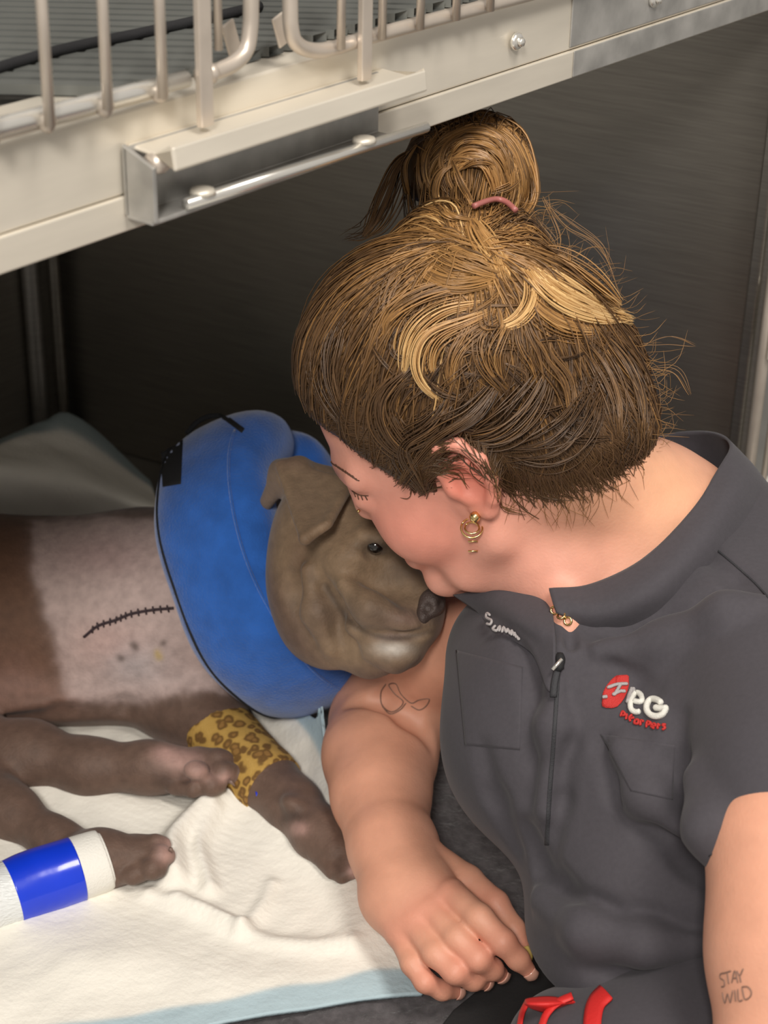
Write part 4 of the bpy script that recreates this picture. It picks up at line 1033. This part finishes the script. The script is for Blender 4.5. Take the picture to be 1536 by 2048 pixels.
# second front leg lying across, pads towards us
vchain(db, [(-260, 1400, 1.77, 90), (-80, 1490, 1.69, 66), (60, 1510, 1.675, 62), (180, 1535, 1.655, 52), (300, 1535, 1.645, 46), (385, 1540, 1.637, 44)], .02)
for (x, y, d, r) in ((448, 1520, 1.632, 26), (458, 1545, 1.622, 25), (436, 1572, 1.615, 23), (398, 1580, 1.615, 18)): vchain(db, [(x - 50, y - 4, d + .010, r - 3), (x - 12, y, d - .003, r - 3), (x, y, d, r - 6)], .0035)
vell(db, 392, 1540, 1.605, 26, 20, .010, 0, .008)
# hind legs
vchain(db, [(-300, 1440, 1.76, 100), (-80, 1545, 1.66, 66), (20, 1625, 1.612, 50), (110, 1680, 1.578, 38), (200, 1705, 1.560, 32)], .02)
vchain(db, [(-480, 1480, 1.74, 130), (-330, 1760, 1.56, 80), (-120, 1830, 1.50, 58), (60, 1770, 1.525, 55), (200, 1722, 1.545, 52), (275, 1718, 1.545, 44)], .02)
for (x, y, d, r) in ((325, 1690, 1.548, 24), (334, 1712, 1.536, 24), (318, 1738, 1.528, 24), (280, 1752, 1.528, 20)): vchain(db, [(x - 55, y - 2, d + .008, r - 3), (x - 14, y, d - .004, r - 3), (x, y, d, r - 6)], .0035)
groove(db, db2, [(20, 1440), (120, 1432), (240, 1420), (340, 1408)], .006, .3, .014)
dme = db.mesh('body', .0020, smooth=1)
P = vget(dme); N_ = nget(dme)
v_ = P - CAM; dd = v_ @ FW; X = 768 + FPX * (v_ @ RT) / dd; Y = 1024 - FPX * (v_ @ UP) / dd
nz = snoise(P, 260, 2) * 9 + snoise(P, 60, 4) * 8
def inpoly(poly, soft):
    """signed pixel distance, positive inside"""
    poly = np.array(poly, float); dmin = np.full(len(X), 1e9); ins = np.zeros(len(X), bool)
    for i in range(len(poly)):
        a, b = poly[i], poly[(i + 1) % len(poly)]; ab = b - a
        t = np.clip(((X - a[0]) * ab[0] + (Y - a[1]) * ab[1]) / (ab @ ab), 0, 1)
        dmin = np.minimum(dmin, np.hypot(X - a[0] - t * ab[0], Y - a[1] - t * ab[1]))
        cr = ((a[1] > Y) != (b[1] > Y)) & (X < ab[0] * (Y - a[1]) / (ab[1] + 1e-9) + a[0]); ins ^= cr
    s = np.where(ins, dmin, -dmin) + nz
    return 1 / (1 + np.exp(-s / soft))
blob = lambda x, y, rx, ry: np.exp(-((X + nz * .6 - x) / rx) ** 2 - ((Y + nz * .6 - y) / ry) ** 2)
c = np.tile(lin(100, 79, 68), (len(P), 1)) * (1 + .12 * snoise(P, 45, 9))[:, None]
def tn(col, w_):
    global c
    c = c * (1 - w_[:, None]) + np.asarray(col) * w_[:, None]
tn(lin(112, 76, 52), .6 * inpoly([(-300, 1000), (60, 1020), (95, 1250), (130, 1400), (-300, 1450)], 20))
tn(lin(190, 168, 162), .95 * inpoly([(68, 1045), (200, 1030), (330, 1040), (480, 1200), (500, 1380), (440, 1385), (360, 1392), (250, 1405), (140, 1396), (112, 1300), (92, 1210), (60, 1120)], 5))
tn(lin(196, 160, 152), .55 * blob(215, 1290, 70, 45)); tn(lin(186, 186, 190), .4 * blob(270, 1330, 60, 40)); tn(lin(150, 120, 118), .5 * blob(200, 1110, 110, 50))  # last tint darkens the upper shaved skin: purple-grey tone plus painted shade
for x, y in ((270, 1293), (244, 1318), (328, 1288)): tn(lin(96, 84, 78), .8 * blob(x, y, 8, 9))
tn(lin(196, 170, 110), .8 * blob(318, 1312, 8, 10))
tn(lin(152, 118, 108), .7 * inpoly([(-100, 1330), (40, 1320), (140, 1400), (-100, 1430)], 20) * .8)
tn(lin(140, 117, 92), .9 * inpoly([(540, 920), (720, 940), (880, 1200), (860, 1320), (660, 1340), (560, 1180), (500, 1000)], 14))
tn(lin(98, 82, 72), .6 * blob(740, 1230, 90, 40)); tn(lin(92, 76, 68), .5 * blob(640, 1225, 40, 50)); tn(lin(138, 112, 104), .5 * blob(812, 1236, 42, 22))
tn(lin(205, 196, 186), .95 * blob(788, 1299, 36, 14)); tn(lin(120, 100, 98), .5 * blob(790, 1275, 40, 8))
tn(lin(74, 64, 60), .85 * blob(868, 1215, 24, 34)); tn(lin(30, 25, 23), .9 * blob(752, 1093, 30, 17)); tn(lin(84, 70, 58), .55 * blob(800, 1130, 40, 40))
tn(lin(128, 108, 90), .5 * blob(610, 1000, 60, 60)); tn(lin(92, 70, 54), .7 * blob(600, 1120, 26, 60))
for x, y, r in ((722, 1728, 20), (712, 1746, 16), (450, 1556, 16), (400, 1548, 22), (338, 1690, 22), (334, 1716, 20), (600, 1660, 20), (328, 1505, 24), (360, 1520, 40)): tn(lin(205, 165, 155), .55 * blob(x, y, r, r * .7))
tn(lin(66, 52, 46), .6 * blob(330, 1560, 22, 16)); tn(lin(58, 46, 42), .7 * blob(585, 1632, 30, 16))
for pts in ([(652, 1168), (672, 1205), (702, 1244), (748, 1270), (800, 1277), (862, 1262)],):     # dark lip line
    for a_, b_ in catmull(np.array(pts, float), 40): tn(lin(40, 32, 30), .35 * np.exp(-((X - a_) / 7) ** 2 - ((Y - b_) / 5) ** 2))
set_cols(dme, c)
dbo = child(link('body', dme, M['fur']), dog)
dog_bvh = BVHTree.FromPolygons([Vector(p) for p in P], [tuple(p.vertices) for p in dme.polygons])
# eye
q = hit(dog_bvh, 751, 1091, 0, 1.53)
ev, ef = tube_data(np.array([q + unit(-FW) * t for t in (-.010, -.007, -.004, -.001, .0012)]), np.array([.003, .0062, .0075, .006, .002]), 12)
child(link('eye', mesh_np('eye', ev, ef), M['eye']), dog)
ns = SDF(); nq = db2.trace(862, 1206); nd = pix(nq)[2]
vell(ns, 864, 1206, nd + .006, 27, 30, .011, 15, .004); vell(ns, 846, 1232, nd + .004, 14, 18, .010, 0, .006)
ns.ell(nq - FW * .006 + RT * -.003 - UP * .004, (.0042, .0042, .006), np.array([RT, UP, FW]), .003, 's'); ns.ell(nq - FW * .004 + RT * .009 - UP * .001, (.0036, .0042, .006), np.array([RT, UP, FW]), .003, 's')
child(link('nose', ns.mesh('nose', .0013, smooth=1), M['dognose']), dog)
# sutures: the line and each stitch across it
cc = catmull(np.array([(168, 1274), (196, 1252), (232, 1240), (262, 1228), (305, 1220), (348, 1216)], float), 60)
tube('suture_line', np.array([hit(dog_bvh, x, y, .0008, 1.75) for x, y in cc]), .0014, M['suture'], dog, 6)
for i in range(8, 58, 4):
    x, y = cc[i]; a = rs.normal() * .2; p_ = [hit(dog_bvh, x + math.sin(a) * s, y - math.cos(a) * s, .0016 + .001 * (s == 0), 1.75) for s in (-7, 0, 7)]
    tube('stitch', catmull(p_, 6), .0009, M['suture'], dog, 6)
# wraps and bandages worn on the legs
def sleeve(name, pts, rad, m, parent, n=40, seg=36, rough=.0, seed=0, sq=1.0):
    Pc = catmull([V(*p) for p in pts], n); R = catmull(np.array(rad, float)[:, None], n)[:, 0]
    v, q_ = tube_data(Pc, np.stack([R, R * sq], 1), seg)
    if rough:
        T, Nn, Bn = frames(Pc); ctr = np.concatenate([np.repeat(Pc, seg, 0), Pc[:1], Pc[-1:]]); d_ = v - ctr; v = v + d_ * (rough * snoise(v, 130, seed))[:, None]
    return child(link(name, mesh_np(name, v, q_), m), parent)
wr = sleeve('leg_wrap', [(410, 1448, 1.708), (440, 1472, 1.694), (490, 1520, 1.664), (530, 1560, 1.640), (548, 1576, 1.631)], [.030, .0345, .0335, .0325, .0310], M['leopard'], dog, 40, 36, .05, 5)
wr['label'] = 'leopard print elastic wrap'
q = V(512, 1588, 1.607); o = tube('catheter_cap', np.array([q, q + RT * .006 - UP * -.001, q + RT * .011]), np.array([.003, .004, .003]), M['bandage_blue'], wr, 10)
bd = sleeve('leg_bandage', [(-120, 1838, 1.488), (0, 1792, 1.508), (60, 1770, 1.516), (130, 1746, 1.526), (200, 1722, 1.537), (214, 1717, 1.539)], [.026, .0265, .0275, .0275, .0268, .0235], M['bandage_white'], dog, 60, 40, .015, 6)
bd['label'] = 'white padded bandage'
bb = sleeve('blue_band', [(24, 1784, 1.510), (60, 1770, 1.516), (110, 1753, 1.523), (154, 1738, 1.530)], [.0276, .0286, .0286, .0280], M['bandage_blue'], bd, 50, 40, .012, 6)
ct = sleeve('clear_tape', [(-110, 1834, 1.490), (-40, 1808, 1.502), (0, 1792, 1.508), (32, 1781, 1.512)], [.0272, .0276, .0276, .0280], M['clear'], bd, 40, 40, .04, 8)
# claws
for a, b in (((716, 1736), (728, 1752)), ((456, 1560), (470, 1572)), ((338, 1700), (346, 1704))):
    p0 = hit(dog_bvh, *a, .001, 1.55); p1 = V(*b, pix(p0)[2] - .001); tube('claw', np.array([p0, (p0 + p1) / 2 + UP * .001, p1]), np.array([.0022, .0018, .0005]), M['claw'], dog, 8)

# ================================================================== inflatable recovery collar
CC = V(552, 1128, 1.70)
co_ = empty('inflatable_collar', onz(640, 1440, 0.02), 'plump blue plush inflatable recovery collar round the dog\'s neck', 'pet collar')
e_up = unit(-.36 * RT + .93 * UP + .05 * FW); nrm = unit(.88 * RT + .34 * UP - .42 * FW); nrm = unit(nrm - e_up * (nrm @ e_up)); e_sd = np.cross(e_up, nrm)
if e_sd @ FW > 0: e_sd = -e_sd
nu_, nv_ = 120, 40; th = np.linspace(0, 2 * np.pi, nu_, endpoint=False); ph = np.linspace(0, 2 * np.pi, nv_, endpoint=False)
Rr = .093
def cpt(a, b, g_=0.0):
    rad = e_up * math.cos(a) * 1.18 + e_sd * math.sin(a) * .98
    wob = 1 + .03 * math.sin(3 * a + 1) + .02 * math.sin(7 * a)
    pinch = 1 - .22 * math.exp(-((a - 5.9) / .18) ** 2)
    ca, sa = math.cos(b), math.sin(b)
    sx = math.copysign(abs(ca) ** .85, ca); sy = math.copysign(abs(sa) ** .85, sa)
    return CC + rad * Rr + (unit(rad) * sx * .036 * pinch + nrm * sy * .061 * pinch) * wob * (1 + g_)
Vt = np.array([[cpt(a, b) for b in ph] for a in th]).reshape(-1, 3)
Vt = Vt + (snoise(Vt, 120, 11) * .0012)[:, None] * -FW
i = np.arange(nu_ * nv_).reshape(nu_, nv_); Q = np.stack([i, np.roll(i, -1, 1), np.roll(np.roll(i, -1, 1), -1, 0), np.roll(i, -1, 0)], -1).reshape(-1, 4)
cme = mesh_np('ring', Vt, Q); child(link('ring', cme, M['blue']), co_)
for b_, a0, a1 in ((-.75, .4, 4.0), (.62, .5, 3.4)):
    P_ = np.array([cpt(a, b_, .012) for a in np.linspace(a0, a1, 60)]); tube('seam', P_, .0012, M['black'] if b_ < 0 else M['blue'], co_, 6)
cbv = BVHTree.FromPolygons([Vector(p) for p in Vt], [tuple(int(x) for x in q) for q in Q])
patch('fastener_tab', cbv, [(322, 905), (366, 880), (362, 968), (326, 974)], 10, 12, .0006, .003, M['black'], co_, 1.7)
strip('edge_binding', cbv, [(372, 868), (400, 840), (440, 832), (486, 862)], 10, 16, .001, .002, M['black'], co_, 1.7)

# ================================================================== bedding
def bump_ridges(G, ridges):
    """raise a floor sheet along polylines given as pixels on the floor"""
    for pts, h_, w_ in ridges:
        L_ = np.array([onz(x, y, .012) for x, y in pts]); L_ = catmull(L_, 30)
        d = np.min(np.linalg.norm(G[:, :, None, :2] - L_[None, None, :, :2], axis=-1), -1)
        G[..., 2] += h_ * np.exp(-(d / w_) ** 2)
    return G
PADW, PADB = lin(238, 234, 224), lin(176, 196, 204)
fz = lambda x, y, z=.012: onz(x, y, z)
ctrl = [[fz(-900, 2340), fz(60, 2120), fz(380, 2056), fz(640, 2012), fz(846, 1984)],
        [fz(-900, 2110), fz(20, 1960), fz(360, 1930), fz(600, 1890), fz(786, 1850)],
        [fz(-900, 1910), fz(0, 1770), fz(340, 1760), fz(560, 1740), fz(722, 1742)],
        [fz(-900, 1710), fz(0, 1580), fz(300, 1590), fz(480, 1600), fz(600, 1640)],
        [fz(-900, 1510), fz(0, 1390), fz(240, 1390), fz(400, 1410), fz(520, 1480)]]
nu_, nv_ = 260, 180
G = sheet_pts(ctrl, nu_, nv_)
G = bump_ridges(G, [([(350, 1760), (345, 1700), (375, 1660), (420, 1620)], .020, .012), ([(420, 1780), (400, 1700), (430, 1640)], .010, .008), ([(360, 1800), (470, 1860), (560, 1890), (700, 1900)], .006, .010),
                    ([(480, 1870), (520, 1820), (545, 1770)], .005, .007), ([(300, 1790), (420, 1830), (480, 1860)], .005, .008), ([(500, 1610), (600, 1680), (700, 1770), (740, 1860)], .014, .030), ([(0, 1560), (200, 1600), (330, 1620)], .006, .02),
                    ([(480, 1600), (530, 1590), (600, 1650)], .012, .02), ([(150, 1900), (400, 1960), (700, 1950)], .004, .03), ([(0, 1990), (200, 1930), (300, 1900)], .004, .03)])
G[..., 2] += .0022 * snoise(G, 45, 21) + .0009 * snoise(G, 160, 22)
gx = np.sin((G[..., 0] * .45 + G[..., 1]) * 700 + 3 * snoise(G, 60, 5)); G[..., 2] += .00030 * gx * np.clip(snoise(G, 18, 6) + .3, 0, 1)
G[..., 2] = np.maximum(G[..., 2], .006)
u_ = np.linspace(0, 1, nu_)[None, :] * np.ones((nv_, 1)); v__ = np.linspace(0, 1, nv_)[:, None] * np.ones((1, nu_))
wob = .006 * np.sin(u_ * 30) + .02 * np.clip(u_ - .86, 0, 1) * 3
bw = 1 / (1 + np.exp(-(v__ - (.085 + wob)) / .004))
C_ = PADB * (1 - bw[..., None]) + PADW * bw[..., None]
o = link('puppy_pad', thick_sheet('puppy_pad', G, .004, C_), M['pad']); o['label'] = 'large white absorbent pad with pale blue edge under the bandaged paw'; o['category'] = 'pad'; o['group'] = 'absorbent pads'
# pad standing up between the collar and the arm
ctrl = [[onz(455, 1396, .030), onz(500, 1480, .022), onz(560, 1560, .020), onz(640, 1650, .018), onz(725, 1760, .016)],
        [V(500, 1390, 1.755), V(560, 1450, 1.700), V(605, 1520, 1.665), V(655, 1610, 1.610), V(722, 1720, 1.550)],
        [V(530, 1380, 1.765), V(600, 1440, 1.690), V(642, 1500, 1.652), V(672, 1590, 1.610), V(720, 1700, 1.555)],
        [V(560, 1372, 1.77), V(628, 1436, 1.672), V(642, 1408, 1.655), V(655, 1520, 1.640), V(705, 1670, 1.570)]]
G = sheet_pts(ctrl, 90, 50); G = G + (.0025 * snoise(G, 90, 31) + .001 * snoise(G, 220, 32))[..., None] * -FW
v__ = np.linspace(0, 1, 50)[:, None] * np.ones((1, 90)); bw = 1 / (1 + np.exp(-(.62 - v__ + .03 * snoise(G, 60, 2)) / .02))
o = link('puppy_pad', thick_sheet('puppy_pad', G, .0015, PADB * (1 - bw[..., None]) + PADW * bw[..., None]), M['pad']); o['label'] = 'crumpled pad turned up between the blue collar and the bare arm'; o['category'] = 'pad'; o['group'] = 'absorbent pads'
# pad bunched up at the back wall
ctrl = [[onz(-220, 1100, .02), onz(-60, 1100, .02), onz(80, 1100, .02), onz(220, 1100, .02), onz(360, 1100, .02)],
        [V(-220, 990, 1.93), V(-60, 960, 1.94), V(70, 965, 1.95), V(190, 985, 1.96), V(330, 1030, 1.97)],
        [V(-220, 930, 1.97), V(-50, 905, 1.98), V(70, 890, 2.00), V(160, 905, 2.01), V(310, 990, 2.02)],
        [V(-220, 905, 2.00), V(-40, 888, 2.02), V(80, 845, 2.04), V(150, 832, 2.05), V(300, 958, 2.06)],
        [V(-220, 915, 2.04), V(-40, 900, 2.06), V(90, 862, 2.08), V(160, 858, 2.09), V(310, 985, 2.09)]]
G = sheet_pts(ctrl, 100, 80); G = G + (.004 * snoise(G, 40, 41) + .001 * snoise(G, 150, 42))[..., None] * UP
v__ = np.linspace(0, 1, 80)[:, None] * np.ones((1, 100)); u_ = np.linspace(0, 1, 100)[None, :] * np.ones((80, 1))
lim = .60 + .10 * np.abs(u_ - .55) * 0; bw = 1 / (1 + np.exp(-(lim - v__) / .012))
o = link('puppy_pad', thick_sheet('puppy_pad', G, .003, lin(150, 164, 166) * (1 - bw[..., None]) + PADW * bw[..., None]), M['pad']); o['label'] = 'bunched pad with grey-blue border heaped behind the dog\'s back'; o['category'] = 'pad'; o['group'] = 'absorbent pads'
# grey fleece blanket, and a black sheet added in place of shade
ctrl = [[onz(200, 2260, .003), onz(620, 2190, .004), onz(960, 2120, .004), onz(1400, 2080, .004)],
        [onz(560, 1900, .003), onz(740, 1880, .004), onz(900, 1840, .006), onz(1500, 1780, .006)],
        [onz(600, 1620, .003), onz(740, 1620, .004), onz(900, 1600, .012), onz(1450, 1560, .008)],
        [onz(500, 1350, .003), onz(700, 1350, .004), onz(900, 1380, .012), onz(1400, 1380, .006)]]
G = sheet_pts(ctrl, 160, 160); G[..., 2] += .003 * snoise(G, 60, 51) + .0016 * snoise(G, 300, 52)
G[..., 2] = np.maximum(G[..., 2], .0015)
me = thick_sheet('fleece_blanket', G, .003); o = link('fleece_blanket', me, M['fleece']); o['label'] = 'rumpled dark grey fleece blanket under the arm and white pad'; o['category'] = 'blanket'
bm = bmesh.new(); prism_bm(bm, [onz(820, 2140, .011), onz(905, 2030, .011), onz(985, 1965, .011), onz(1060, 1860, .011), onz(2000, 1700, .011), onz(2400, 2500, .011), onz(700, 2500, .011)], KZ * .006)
o = bm_obj('shade_sheet', bm, M['mat'], None, bevel=.002); o['label'] = 'black sheet added for the dark shaded area below the hand and red drawstring'; o['category'] = 'mat'  # 'mat' here is the black sheet added in place of shade
